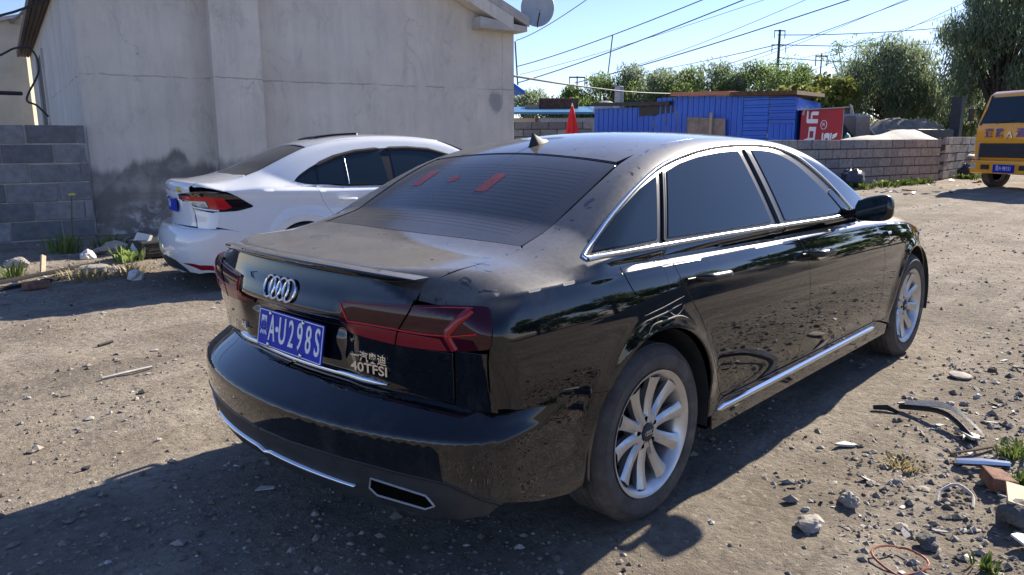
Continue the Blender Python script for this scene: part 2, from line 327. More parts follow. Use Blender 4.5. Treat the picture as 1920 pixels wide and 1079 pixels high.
class Audi:
    ax0=0;wb=3.012;btop=.640;ins=.040;kr=.22;rz=.333;beltz=1.03
    Yp=Spl((-1.2,.84),(-.9,.888),(-.5,.915),(0,.928),(.6,.932),(1.8,.932),(2.6,.928),(3.0,.915),(3.4,.865),(3.7,.79),(4.0,.68))
    zc=Spl((-1.1,.964),(-.68,.965),(0,.959),(.55,.952),(1.2,.943),(2.2,.925),(2.65,.905),(3.0,.872),(3.4,.80),(3.9,.68))
    side=Spl((-.1,.0),(0,.0),(.012,-.0015),(.03,.003),(.06,.013),(.12,.027),(.20,.036),(.30,.039),(.42,.034),(.52,.024),(.58,.018),(.64,.020),(.70,.015),(.8,0))
    Yb=Spl((-.9,.72),(-.6,.775),(-.3,.826),(.1,.842),(.8,.848),(1.6,.855),(2.2,.85),(2.7,.80))
    Zr=Spl((-.8,.78),(-.6,.925),(-.4,1.056),(-.15,1.195),(.08,1.308),(.2,1.355),(.36,1.398),(.65,1.442),(1.05,1.456),(1.4,1.450),(1.7,1.42),(1.95,1.35),(2.25,1.205),(2.6,1.01),(2.9,.84))
    Zd=Spl((-1.2,1.006),(-1.0,1.022),(-.7,1.042),(-.4,1.052),(0,1.052),(.6,1.04),(2.2,1.03),(2.6,1.00),(3.2,.915),(3.6,.81),(3.9,.68))
    # rear face of boot at y=0 by height, bumper likewise
    Xt=Spl((.55,-.945),(.64,-.943),(.70,-.941),(.78,-.939),(.822,-.943),(.846,-.985),(.86,-1.0),(.88,-.997),(.91,-.987),(.95,-.971),(.99,-.960),(1.05,-.945))
    Xo=Spl((.55,-.945),(.64,-.952),(.72,-.965),(.80,-.978),(.86,-.986),(.91,-.983),(.95,-.971),(.99,-.960),(1.05,-.945))
    def Xrear(s,ay,z):
        w=sst(.28,.40,ay);return s.Xt(z)*(1-w)+s.Xo(z)*w+s.kr*ay**2
    Xb=Spl((.15,-1.0),(.25,-1.055),(.33,-1.085),(.40,-1.099),(.47,-1.107),(.53,-1.109),(.55,-1.104),(.57,-1.080),(.60,-1.030),(.64,-.962),(.68,-.895))
    def crown(s,x): return .05
    def side_f(s,P,arch=True):
        x,y,z=P.T;y=np.abs(y);yp=s.Yp(x);d=s.zc(x)-z
        lower=yp-s.ins+s.side(d)
        upper=yp-s.ins-.95*(-d)-.9*np.maximum(-d,0)**2
        # smooth blend of the two at the crease
        k=.011
        Y=np.where(True,.5*(lower+upper-np.sqrt((lower-upper)**2+k*k)),0)
        if arch:
            for cx in(s.ax0,s.ax0+s.wb):
                r=np.hypot(x-cx,z-s.rz)
                Y=Y+.014*np.exp(-((r-.40)/.045)**2)*sst(.25,.5,z)
        return (y-Y)/np.where(d<0,1.35,1.0)
    def tailr(s,z,ay): return .03+.10*sst(.86,.98,z)*sst(.40,.74,ay)+.025*sst(.5,.8,ay)
    def lower(s,P):
        x,y,z=P.T;ay=np.abs(y)
        a=s.side_f(P)
        top=z-(s.Zd(x)-.020*(ay/.7)**2-.05*np.maximum(ay-.6,0)**2*6)
        rear=s.Xrear(ay,z)-x
        front=x-(3.90-.45*ay**2-.25*np.maximum(.35-z,0)-.6*np.maximum(z-.62,0)**1.5)
        f=rmax(a,top/1.02,.07)
        f=rmax(f,rear/(1+.12*ay),s.tailr(z,ay))
        f=rmax(f,front,.12)
        return np.maximum(f,.2-z)
    def bumper(s,P):
        x,y,z=P.T;ay=np.abs(y)
        a=s.side_f(P)-.002
        rear=(s.Xb(z)+.24*ay**2+.10*ay**4)-x
        f=rmax(a,rear/(1+.15*ay)/(1+.95*sst(.535,.575,z)),.11)
        return rmax(f,z-s.btop,.012)
    def cabin(s,P):
        x,y,z=P.T;ay=np.abs(y);h=z-s.beltz
        Y=s.Yb(x)-.54*np.maximum(h,-.02)-.22*np.maximum(h,0)**2+.8*np.minimum(h+.02,0)
        a=(ay-Y)/1.15
        sl=np.sqrt(1+.3*sst(.5,0,x)+.35*sst(1.5,2.1,x))
        roof=(z-(s.Zr(x)-.042*(ay/.6)**2-.05*np.maximum(ay-.45,0)**2))/sl
        return rmax(a,roof,.055)
    def joint(s,x): return .012+.10*sst(.05,-.4,x)+.02*sst(2.0,2.3,x)
    def full(s,P):
        x=P[:,0]
        r=s.joint(x)
        return rmin(s.lower(P),np.maximum(s.cabin(P),.93-P[:,2]),r)
class Corolla(Audi):
    def tailr(s,z,ay): return .055+.055*sst(.86,.98,z)
    def bumper(s,P):
        x,y,z=P.T;ay=np.abs(y);rear=(s.Xb(z)+.24*ay**2+.10*ay**4)-x
        return rmax(rmax(s.side_f(P)-.002,rear/(1+.15*ay),.13),z-s.btop,.035)
    ax0=.20;wb=2.62;btop=.60;ins=.016;kr=.26;rz=.30;beltz=1.0
    Yp=Spl((-1.1,.775),(-.8,.835),(-.4,.875),(0,.892),(.5,.893),(1.5,.893),(2.4,.885),(2.8,.86),(3.2,.77),(3.6,.64))
    zc=Spl((-1.1,.965),(-.7,.962),(-.3,.955),(.3,.930),(1.5,.905),(2.4,.885),(2.9,.83),(3.4,.72))
    side=Spl((-.1,.03),(0,0),(.05,-.010),(.12,-.016),(.22,-.010),(.34,.000),(.45,.002),(.55,-.006),(.62,-.014),(.72,-.03),(.85,-.06))
    Yb=Spl((-1.0,.60),(-.6,.68),(-.2,.745),(.2,.785),(.7,.80),(1.8,.80),(2.4,.77),(2.8,.70))
    Zr=Spl((-.9,.80),(-.6,.945),(-.4,1.045),(-.2,1.145),(.1,1.285),(.36,1.385),(.62,1.447),(1.0,1.487),(1.45,1.490),(1.85,1.462),(2.2,1.375),(2.6,1.17),(3.0,.95))
    Zd=Spl((-1.1,1.018),(-.93,1.04),(-.6,1.045),(-.3,1.045),(0,1.03),(.8,1.0),(2.3,.99),(2.8,.94),(3.2,.84),(3.6,.68))
    Xt=Spl((.5,-.90),(.62,-.875),(.72,-.865),(.85,-.862),(.92,-.885),(.99,-.925),(1.03,-.935),(1.08,-.92))
    Xo=Spl((.5,-.90),(.62,-.875),(.72,-.865),(.85,-.862),(.92,-.885),(.99,-.925),(1.03,-.935),(1.08,-.92))
    Xb=Spl((.12,-.93),(.22,-.985),(.32,-1.015),(.45,-1.02),(.54,-1.0),(.62,-.95))
    def joint(s,x): return .012+.13*sst(.25,-.25,x)+.02*sst(2.0,2.3,x)
def grad(f,P,e=6e-4):
    g=np.stack([f(P+np.eye(3)[i]*e)-f(P-np.eye(3)[i]*e) for i in range(3)],1)
    return g/np.linalg.norm(g,axis=1,keepdims=True)
def cast(f,O,d,n=220,relax=.9,tmax=12):
    O=np.atleast_2d(O).astype(float);d=np.broadcast_to(np.asarray(d,float),O.shape)
    d=d/np.linalg.norm(d,axis=1,keepdims=True)
    t=np.zeros(len(O))
    for i in range(n):
        v=f(O+d*t[:,None]);t=t+np.clip(v,-.05,.6)*relax
        if i>12 and np.max(np.abs(v[t<tmax]),initial=0)<2e-6: break
        t=np.minimum(t,tmax)
    return O+d*t[:,None],t<tmax-.01

def inside(poly,pts):
    x,y=pts[:,0],pts[:,1];c=np.zeros(len(pts),bool);n=len(poly)
    for i in range(n):
        x1,y1=poly[i-1];x2,y2=poly[i]
        if y1==y2: continue
        k=((y1>y)!=(y2>y))&(x<(x2-x1)*(y-y1)/(y2-y1)+x1);c^=k
    return c
def cr(pts,n=5,closed=False):
    """Catmull-Rom through the points"""
    P=np.array(pts,float);k=len(P);out=[]
    idx=range(k) if closed else range(k-1)
    for i in idx:
        if closed:a,b,c,d=P[i-1],P[i],P[(i+1)%k],P[(i+2)%k]
        else:a,b,c,d=P[max(i-1,0)],P[i],P[i+1],P[min(i+2,k-1)]
        for t in np.arange(n)/n:
            out.append(.5*((2*b)+(-a+c)*t+(2*a-5*b+4*c-d)*t*t+(-a+3*b-3*c+d)*t**3))
    if not closed: out.append(P[-1])
    return [tuple(q) for q in out]
def resample(P,h,closed=True):
    P=np.array(P,float);out=[];n=len(P)
    for i in range(n if closed else n-1):
        a,b=P[i],P[(i+1)%n];k=max(1,int(np.ceil(np.linalg.norm(b-a)/h)))
        out+= [a+(b-a)*j/k for j in range(k)]
    if not closed: out.append(P[-1])
    return np.array(out)
def basis(d):
    d=np.array(d,float);d/=np.linalg.norm(d)
    a=np.array([1.,0,0]) if abs(d[0])<.8 else np.array([0,1.,0])
    e1=a-d*(a@d);e1/=np.linalg.norm(e1);return d,e1,np.cross(d,e1)
def area2(q): x,y=q[:,0],q[:,1];return .5*np.sum(x*np.roll(y,-1)-y*np.roll(x,-1))
def shrink(q,amt):
    e=np.roll(q,-1,0)-q;e/=np.maximum(np.linalg.norm(e,axis=1,keepdims=True),1e-9)
    nr=np.stack([-e[:,1],e[:,0]],1);n=nr+np.roll(nr,1,0);n/=np.maximum(np.linalg.norm(n,axis=1,keepdims=True),.35)
    return q+n*amt
def project(f,P,d,off=0,back=.3):
    d,e1,e2=basis(d);P=np.array(P,float);s=(P@d).min()-back
    O=np.outer(P@e1,e1)+np.outer(P@e2,e2)+s*d
    Q,ok=cast(f,O,d,tmax=4);N=grad(f,Q);return Q+N*off,N
def patch(f,poly,d,h=.02,inset=.0025,off=0.,skirt=.010,holes=(),rows=()):
    d,e1,e2=basis(d);P=resample(poly,min(h,.02));q=np.stack([P@e1,P@e2],1)
    if area2(q)<0: q=q[::-1]
    if inset: q=shrink(q,inset)
    hs=[]
    for ho in holes:
        a=resample(ho,min(h,.02));a=np.stack([a@e1,a@e2],1);hs.append(a if area2(a)<0 else a[::-1])
    loops=[q]+hs
    lo,hi=q.min(0),q.max(0);gx=np.arange(lo[0],hi[0],h);gy=np.arange(lo[1],hi[1],h*.866)
    G=np.array([(x+(h/2 if j%2 else 0),y) for j,y in enumerate(gy) for x in gx]).reshape(-1,2)
    if len(rows):
        RW=np.concatenate([resample(rw,h,False) for rw in rows]);RW=np.stack([RW@e1,RW@e2],1);dm=np.full(len(G),9.)
        for c0 in range(0,len(RW),64): dm=np.minimum(dm,np.min(np.hypot(G[:,None,0]-RW[None,c0:c0+64,0],G[:,None,1]-RW[None,c0:c0+64,1]),axis=1))
        G=np.concatenate([G[dm>.012],RW])
    k=inside(q,G)
    for a in hs:k&=~inside(a,G)
    G=G[k];B=np.concatenate(loops)
    if len(G):
        D=np.full(len(G),9.)
        for c0 in range(0,len(B),64): D=np.minimum(D,np.min(np.hypot(G[:,None,0]-B[None,c0:c0+64,0],G[:,None,1]-B[None,c0:c0+64,1]),axis=1))
        G=G[D>.3*min(h,.02)]
    V2=np.concatenate([B,G]) if len(G) else B
    E=[];b=0
    for lp in loops:
        n=len(lp);E+=[(b+i,b+(i+1)%n) for i in range(n)];b+=n
    r=geometry.delaunay_2d_cdt([Vector(p) for p in V2],E,[],0,1e-6)
    v2=np.array([tuple(p) for p in r[0]]);F=np.array([t for t in r[2] if len(t)==3])
    cen=v2[F].mean(1);k=inside(q,cen)
    for a in hs:k&=~inside(a,cen)
    F=F[k]
    s0=(P@d).min()-.25
    O=np.outer(v2[:,0],e1)+np.outer(v2[:,1],e2)+s0*d
    Q,ok=cast(f,O,d,tmax=4);N=grad(f,Q)
    if off: Q=Q+N*off
    # orient outward (against the ray)
    a,b_,c=Q[F[0,0]],Q[F[0,1]],Q[F[0,2]]
    if np.cross(b_-a,c-a)@d>0: F=F[:,::-1]
    F=[tuple(int(i) for i in t) for t in F]
    if skirt:
        b=0;V=[Q];NN=[N];base=len(Q)
        for lp in loops:
            n=len(lp);q3=Q[b:b+n];n3=N[b:b+n]
            t=np.roll(q3,-1,0)-np.roll(q3,1,0);o=np.cross(t,n3);o/=np.maximum(np.linalg.norm(o,axis=1,keepdims=True),1e-9)
            if (np.cross(e1,e2)@d)>0:o=-o
            # outward must point away from the panel's own centre of mass edge-wise: test against polygon orientation
            o2=np.stack([o@e1,o@e2],1);tt=np.roll(lp,-1,0)-np.roll(lp,1,0);out2=np.stack([tt[:,1],-tt[:,0]],1)
            if np.sum(o2*out2)<0:o=-o
            na=n3*.75+o*.65;na/=np.linalg.norm(na,axis=1,keepdims=True)
            V+=[q3+o*.0006-n3*.0008,q3+o*.0006-n3*skirt];NN+=[na,o]
            for i in range(n):
                j=(i+1)%n
                F.append((b+i,b+j,base+j,base+i));F.append((base+i,base+j,base+n+j,base+n+i))
            base+=2*n;b+=n
        Q=np.concatenate(V);N=np.concatenate(NN)
    return Q,F,N
def mir(p):
    V,F,N=p;s=np.array([1,-1,1]);return V*s,[t[::-1] for t in F],N*s
def strip(f,path,d,w=.01,ht=.003,off=0.,h=.02,closed=False,taper=0,prof=None):
    """raised bead that follows the surface"""
    P=resample(path,h,closed);Q,N=project(f,P,d,off);n=len(Q)
    T=(np.roll(Q,-1,0)-np.roll(Q,1,0))
    if not closed: T[0]=Q[1]-Q[0];T[-1]=Q[-1]-Q[-2]
    T/=np.maximum(np.linalg.norm(T,axis=1,keepdims=True),1e-9);S=np.cross(N,T);S/=np.linalg.norm(S,axis=1,keepdims=True)
    pr=prof or [(-.5,-.3),(-.5,.55),(-.32,.92),(0,1.05),(.32,.92),(.5,.55),(.5,-.3)]
    k=len(pr);sc=np.ones(n)
    if taper: u=np.linspace(0,1,n);sc=np.clip(np.minimum(u,1-u)/taper,.08,1)**.6
    V=[];NN=[]
    for a,b in pr:
        V.append(Q+S*(a*w*sc)[:,None]+N*(b*ht)*np.minimum(1,sc+.3)[:,None]);m=S*a*1.6+N*max(.15,1-abs(a)*1.4);NN.append(m/np.linalg.norm(m,axis=1,keepdims=True))
    V=np.stack(V,1).reshape(-1,3);NN=np.stack(NN,1).reshape(-1,3);F=[]
    for i in range(n if closed else n-1):
        for j in range(k-1):
            a=i*k+j;b=((i+1)%n)*k+j;F.append((a,a+1,b+1,b))
    if not closed: F.append(tuple(range(k)));F.append(tuple(range((n-1)*k,n*k))[::-1])
    a,b,c=V[F[0][0]],V[F[0][1]],V[F[0][2]]
    return V,F,NN
def pobj(name,patches,mat,parent=None,label=None):
    V=[];F=[];N=[];b=0
    for v,f,n in patches:
        V.append(v);N.append(n);F+=[tuple(i+b for i in t) for t in f];b+=len(v)
    V=np.concatenate(V);N=np.concatenate(N)
    for i,t in enumerate(F):
        a,b_,c=V[t[0]],V[t[1]],V[t[2]];u=b_-a;w=c-a;m_=N[t[0]]+N[t[1]]+N[t[2]]
        if (u[1]*w[2]-u[2]*w[1])*m_[0]+(u[2]*w[0]-u[0]*w[2])*m_[1]+(u[0]*w[1]-u[1]*w[0])*m_[2]<0: F[i]=t[::-1]
    me=bpy.data.meshes.new(name);me.from_pydata(V.tolist(),[],F)
    # winding follows the stored normals
    me.polygons.foreach_set('use_smooth',[True]*len(me.polygons))
    me.normals_split_custom_set_from_vertices(N.tolist())
    o=link(name,me,mat,parent)
    if label:o['label']=label
    return o
def fontmesh(txt,size,extrude=.001,font=None,align='CENTER',space=1.0,bold=0.):
    cu=bpy.data.curves.new('lettering','FONT');cu.body=txt;cu.size=size;cu.extrude=extrude;cu.align_x=align;cu.align_y='CENTER';cu.space_character=space;cu.offset=bold;cu.resolution_u=4
    o=bpy.data.objects.new('lettering_tmp',cu);COL.objects.link(o)
    me=bpy.data.meshes.new_from_object(o.evaluated_get(bpy.context.evaluated_depsgraph_get()))
    bpy.data.objects.remove(o);return me
def letters(name,txt,size,mat,parent,Mx,extrude=.001,sx=1.,**kw):
    """flat lettering; Mx maps text x (reading direction), y (up), z (out) into the parent's space"""
    me=fontmesh(txt,size,extrude,**kw)
    for v in me.vertices: v.co.x*=sx
    me.transform(Mx);me.materials.clear();me.materials.append(mat)
    o=bpy.data.objects.new(name,me);COL.objects.link(o);o.parent=parent;return o
def basism(x,y,z,o):
    m=Matrix((x,y,z)).transposed().to_4x4();m.translation=Vector(o);return m
# ---------------------------------------------------------------- ground
def vnoise(x,y,seed=0):
    xi=np.floor(x).astype(np.int64);yi=np.floor(y).astype(np.int64);fx=x-xi;fy=y-yi
    def h(a,b):
        n=(a*374761393+b*668265263+seed*974711)&0x7fffffff;n=((n^(n>>13))*1274126177)&0x7fffffff;return (n^(n>>16))%65536/65535.
    u=fx*fx*(3-2*fx);v=fy*fy*(3-2*fy)
    return (h(xi,yi)*(1-u)+h(xi+1,yi)*u)*(1-v)+(h(xi,yi+1)*(1-u)+h(xi+1,yi+1)*u)*v-.5
TYRES=[(0,-.8),(0,.8),(3.01,-.8),(3.01,.8)]
def gh(x,y):
    x=np.asarray(x,float);y=np.asarray(y,float)
    z=.045*vnoise(x*.5,y*.9,1)+.034*vnoise(x*1.5,y*2.3,2)+.020*vnoise(x*4.3,y*5.3,3)+.012*vnoise(x*11,y*12,4)+.006*vnoise(x*27,y*27,5)
    k=np.ones_like(z)
    for tx,ty in TYRES: k=k*(1-.95*np.exp(-((x-tx)**2+(y-ty)**2)/.12))
    z=z*k-.004
    z=z+.14*sst(8,20,x)+.10*sst(6.2,8.6,y)*sst(3.5,1.5,x)
    far=sst(60,25,np.hypot(x,y));return z*(.15+.85*far)
n=430
u=np.linspace(-1,1,n);sp=np.sign(u)*(np.sinh(np.abs(u)*6.2)/np.sinh(6.2))*600
X,Y=np.meshgrid(sp+.8,sp+.2,indexing='ij');Z=gh(X,Y)
V=np.stack([X,Y,Z],-1).reshape(-1,3);ii=np.arange(n*n).reshape(n,n)
F=np.stack([ii[:-1,:-1],ii[1:,:-1],ii[1:,1:],ii[:-1,1:]],-1).reshape(-1,4)
me=bpy.data.meshes.new('ground');me.from_pydata(V.tolist(),[],F.tolist());me.polygons.foreach_set('use_smooth',[True]*len(me.polygons))
tag(link('ground',me,M['dirt']),kind='structure')
def gz(x,y): return float(gh(np.array([x]),np.array([y]))[0])
# loose stones, too many to count
def gravel(name,pos,size,mat):
    n=len(pos);base=np.array([(1,0,0),(.3,.95,0),(-.8,.6,0),(-.8,-.6,0),(.3,-.95,0),(0,0,.75),(0,0,-.6)])
    tri=np.array([(0,1,5),(1,2,5),(2,3,5),(3,4,5),(4,0,5),(1,0,6),(2,1,6),(3,2,6),(4,3,6),(0,4,6)])
    P=base[None]*(1+RNG.uniform(-.35,.35,(n,7,3)));a=RNG.uniform(0,6.28,n);c,s_=np.cos(a)[:,None],np.sin(a)[:,None]
    P[:,:,1]*=RNG.uniform(.5,1,(n,1));P[:,:,2]*=RNG.uniform(.35,.9,(n,1))
    x=P[:,:,0]*c-P[:,:,1]*s_;y=P[:,:,0]*s_+P[:,:,1]*c
    P=np.stack([x,y,P[:,:,2]],-1)*size[:,None,None]+pos[:,None,:]
    Fv=(tri[None]+np.arange(n)[:,None,None]*7).reshape(-1,3)
    me=bpy.data.meshes.new(name);me.from_pydata(P.reshape(-1,3).tolist(),[],Fv.tolist());return link(name,me,mat)
N=30000
r=1.3+17*RNG.random(N)**1.75;an=YAW+R(42)*(2*RNG.random(N)-1)
px=CAM.x+r*np.cos(an);py=CAM.y+r*np.sin(an)
keep=vnoise(px*.9,py*.9,9)+.35*vnoise(px*4,py*4,10)>-.22*RNG.random(N)-.02
px,py,r=px[keep],py[keep],r[keep]
sz=np.exp(RNG.normal(math.log(.0055),.55,len(px)))*(1+r*.045)
tag(gravel('gravel',np.stack([px,py,gh(px,py)+sz*.15],1),np.clip(sz,.002,.035),M['gravel']),'loose gravel and crumbs scattered over the dirt yard','gravel',kind='stuff')
N=3600   # denser rubble to the right of the black car and by the left wall
px=np.concatenate([RNG.normal(1.5,.9,N//2),RNG.uniform(.3,7,N//4),RNG.uniform(-1.2,2.2,N//4)]);py=np.concatenate([RNG.normal(-1.95,.33,N//2),RNG.uniform(-2.4,-1.15,N//4),RNG.normal(6.9,.65,N//4)])
sz=np.exp(RNG.normal(math.log(.010),.5,len(px)));ok=~((px>-1.2)&(px<3.9)&(py>-1.02)&(py<1))
px,py,sz=px[ok],py[ok],sz[ok]
tag(gravel('rubble_crumbs',np.stack([px,py,gh(px,py)+sz*.2],1),np.clip(sz,.003,.03),M['gravel']),'small rubble crumbs in the littered strips of the yard','rubble',kind='stuff')
# ---------------------------------------------------------------- buildings, walls, sheds
def block_wall(a,b,top,bottom,bw,bh,th,mat,label,group=None,seed=1,miss=0.,joint=.014,core='mortar'):
    """courses of blocks between plan points a and b; blocks are pieces of the wall"""
    rnd=random.Random(seed);ax,ay=a;bx,by=b;Lw=math.hypot(bx-ax,by-ay);rz=math.atan2(by-ay,bx-ax)
    w=empty('block_wall',(ax,ay,0),rz,label,'wall',group)
    m=MB();m.box((Lw/2,0,(top+bottom)/2-.006),(Lw-.03,th-.035,top-bottom-.012));m.build('mortar_core',M[core],w)
    meshes=[]
    for k in range(4):
        m=MB();random.seed(seed*10+k);m.box((0,0,0),(bw-joint,th,bh-joint),jit=.005);meshes.append(m.mesh('block',bevel=.006,seg=1))
        meshes[-1].materials.append(mat)
    halfs=[]
    m=MB();m.box((0,0,0),(bw/2-joint,th,bh-joint),jit=.004);hm=m.mesh('block',bevel=.006,seg=1);hm.materials.append(mat)
    rows=int(round((top-bottom)/bh))
    for r_ in range(rows):
        z=top-bh*(r_+.5);x=0 if r_%2 else -bw/2
        while x<Lw-.05:
            x0,x1=max(x,0),min(x+bw,Lw)
            if x1-x0>.08 and rnd.random()>=miss:
                full_=x1-x0>bw*.9
                o=bpy.data.objects.new('block',meshes[rnd.randrange(4)] if full_ else hm);COL.objects.link(o);o.parent=w
                o.location=((x0+x1)/2,rnd.uniform(-.006,.006),z+rnd.uniform(-.003,.003));o.rotation_euler=(0,rnd.uniform(-.006,.006),rnd.uniform(-.008,.008))
                if not full_: o.scale=((x1-x0)/(bw/2),1,1)
            x+=bw
    return w
WD=R(-13.5);BC=(1.18,9.38)
# plastered house, gable end towards the yard
def house():
    h=empty('plastered_house',(BC[0],BC[1],0),WD,'grey plastered house with a buttress, gable end behind the white car','house')
    L0,R0,ev,rg=.13,7.255,3.42,4.98;mx=(L0+R0)/2;fl=(-.22,14.8);evL=3.95
    pl=M['plaster']
    m=MB();T=.25
    ht=lambda x:ev+(rg-ev)*(R0-x)/(R0-mx) if x>mx else evL+(rg-evL)*(x-L0)/(mx-L0)
    n1,n2=64,44;V=[];F=[]          # front face as a slightly uneven sheet
    for i in range(n1+1):
        x=L0+(R0-L0)*i/n1;zt=ht(x)
        for j in range(n2+1):
            z=-.3+(zt+.3)*j/n2;e=0 if i in(0,n1) else 1
            y=.012*float(vnoise(np.array(x*1.3),np.array(z*1.3),21))+.006*float(vnoise(np.array(x*4),np.array(z*4),22))
            V.append((x,y*e,z))
    for i in range(n1):
        for j in range(n2): a=i*(n2+1)+j;F.append((a,a+n2+1,a+n2+2,a+1))
    m.add(V,F);m.add([(L0,.25,-.3),(R0,.25,-.3),(R0,.25,ev),(mx,.25,rg),(L0,.25,evL)],[(4,3,2,1,0)])
    m.build('wall',pl,h,smooth=True,fix=False)
    m=MB();m.hexa([(L0,.0,-.3),(L0+.25,.0,-.3),(fl[0]+.25,fl[1],-.3),(fl[0],fl[1],-.3),(L0,.0,evL),(L0+.25,.0,evL),(fl[0]+.25,fl[1],evL),(fl[0],fl[1],evL)])
    sw=m.build('wall',pl,h)
    m=MB();m.hexa([(R0-.25,.0,-.3),(R0,.0,-.3),(R0,14.8,-.3),(R0-.25,14.8,-.3),(R0-.25,.0,ev),(R0,.0,ev),(R0,14.8,ev),(R0-.25,14.8,ev)]);m.build('wall',pl,h)
    m=MB();m.prism([(fl[0],-.3),(R0,-.3),(R0,ev),(mx,rg),(fl[0],evL)],14.8,15.0,lambda u,w,t:(u,t,w));m.build('wall',pl,h)
    # buttress
    m=MB();x0,x1=1.80,2.53;z1=4.15
    m.hexa([(x0,-.3,-.3),(x1,-.3,-.3),(x1,.05,-.3),(x0,.05,-.3),(x0+.03,-.3,z1),(x1-.0,-.3,z1+.2),(x1,.05,z1+.2),(x0+.03,.05,z1)]);m.build('buttress',pl,h,bevel=.012)
    # roof slabs with verge
    sl=(rg-ev)/(mx-L0)
    for sg,x_e in((1,R0+.14),(-1,L0-.30)):
        ze=rg-(sl if sg>0 else (rg-evL)/(mx-L0))*abs(x_e-mx)
        yb=[-.32,15.1];xe2=x_e if sg>0 else x_e-.36
        p=[(mx,yb[0],rg+.10),(x_e,yb[0],ze+.10),(xe2,yb[1],ze+.10),(mx,yb[1],rg+.10)]
        m=MB();m.hexa([(a,b,c+.0) for a,b,c in p]+[(a,b,c+.16) for a,b,c in p]);m.build('roof',M['concrete'] if sg>0 else M['wood'],h)
    m=MB()                         # verge band and its return at the right-hand eaves
    za=lambda x:rg-sl*abs(x-mx)
    m.hexa([(4.6,-.318,za(4.6)-.13),(R0-.2,-.318,za(R0-.2)-.13),(R0-.2,-.02,za(R0-.2)-.13),(4.6,-.02,za(4.6)-.13),(4.6,-.318,za(4.6)+.098),(R0-.2,-.318,za(R0-.2)+.098),(R0-.2,-.02,za(R0-.2)+.098),(4.6,-.02,za(4.6)+.098)])
    m.build('verge',M['plaster'],h,bevel=.008)
    m=MB();m.hexa([(6.36,-.31,3.37),(R0+.10,-.31,3.365),(R0+.10,.1,3.365),(6.36,.1,3.37),(6.36,-.31,3.565),(R0+.10,-.31,3.455),(R0+.10,.1,3.455),(6.36,.1,3.565)]);m.build('eaves_return',M['concrete'],h,bevel=.01)
    # eaves on the left flank: soffit boards and fascia
    d=Vector((fl[0]-L0,fl[1],0)).normalized();nl=Vector((-d.y,d.x,0))
    for off,w_,z_,th in((.04,.06,evL-.02,.05),(.115,.07,evL-.015,.03),(.195,.07,evL-.01,.03),(.28,.07,evL-.02,.16)):
        a=Vector((L0,-.30,0))+nl*off;b=a+d*15.2
        m=MB();q=[a-nl*w_/2,a+nl*w_/2,b+nl*w_/2,b-nl*w_/2];m.hexa([(p.x,p.y,z_-.03) for p in q]+[(p.x,p.y,z_-.03+th) for p in q]);m.build('eaves_board',M['wood'],h,bevel=.004)
    # tall window in the flank
    def fk(k,z,o=0): p=Vector((L0,0,0))+d*k+nl*o;return (p.x,p.y,z)
    m=MB();m.hexa([fk(8.3,1.2,.012),fk(10.7,1.2,.012),fk(10.7,1.2,-.1),fk(8.3,1.2,-.1),fk(8.3,3.46,.012),fk(10.7,3.46,.012),fk(10.7,3.46,-.1),fk(8.3,3.46,-.1)])
    wn_=m.build('window',M['dark_metal'],h)
    for k0,k1 in((8.1,8.34),(10.66,10.9)):
        m=MB();m.hexa([fk(k0,1.2,.05),fk(k1,1.2,.05),fk(k1,1.2,.0),fk(k0,1.2,.0),fk(k0,3.5,.05),fk(k1,3.5,.05),fk(k1,3.5,.0),fk(k0,3.5,.0)]);m.build('frame',M['plaster'],wn_)
    m=MB();m.tube([(1.25,-.05,3.66),(1.5,-.10,3.61),(1.75,-.1,3.62),(1.86,-.34,3.60)],.012,6);m.tube([(1.28,-.03,3.7),(1.42,-.12,3.52),(1.62,-.08,3.66),(1.7,-.16,3.5),(1.62,-.05,3.58)],.008,5);m.build('wire_bundle',M['cable_black'],h)
    return h
house()
def wl(s,off,z):  # wall-plane coordinates of the house to world
    c,s_=math.cos(WD),math.sin(WD);return (BC[0]+s*c+off*s_,BC[1]+s*s_-off*c,z)
# neighbouring yellow house beyond the wall
def yellow_house():
    h=empty('yellow_house',(.6,29.2,0),R(-46),'pale yellow house beyond the cinder block wall','house')
    m=MB();m.prism([(0,-.2),(5.8,-.2),(5.8,5.15),(0,4.3)],0,5,lambda u,w,t:(u,t,w));m.build('wall',M['yellow_plaster'],h)
    m=MB();m.prism([(-.2,4.27),(6.0,5.18),(6.0,5.28),(-.2,4.37)],-.15,5.1,lambda u,w,t:(u,t,w));m.build('roof',M['concrete'],h)
    return h
yellow_house()
d_=R(-15);ex=wl(.10,.03,0)
block_wall((ex[0]-3.4*math.cos(d_),ex[1]-3.4*math.sin(d_)),(ex[0],ex[1]),1.655,-.42,.60,.259,.22,M['block_dark'],'dark cinder block wall left of the grey house',seed=3,joint=.02)
# cables along the left flank
def cable(pts,r,label,mat='cable_black',n=6,group=None,name='cable'):
    m=MB();m.tube(cr(pts,6),r,n);return tag(m.build(name,M[mat],smooth=True),label,'cable',group)
cable([(-3.3,7.2,2.28),(-.6,8.6,2.74),(.55,9.15,3.05),(1.5,9.0,3.62)],.016,'thick black cable sloping up to the roof edge of the grey house')
cable([(-3.3,7.4,1.90),(-.2,8.9,2.35),(.55,9.2,2.62),(.74,9.25,2.60),(.78,9.25,2.35),(.62,9.22,2.05),(.60,9.22,1.95),(.70,9.22,1.90),(.82,9.22,1.76)],.013,'thin black cable drooping down the left corner of the grey house')
m=MB();m.tube([(-3.5,8.2,1.98),(.60,9.45,2.06)],.026,8);tag(m.build('pipe',M['cable_black'],smooth=True),'black horizontal pipe above the cinder block wall','pipe')
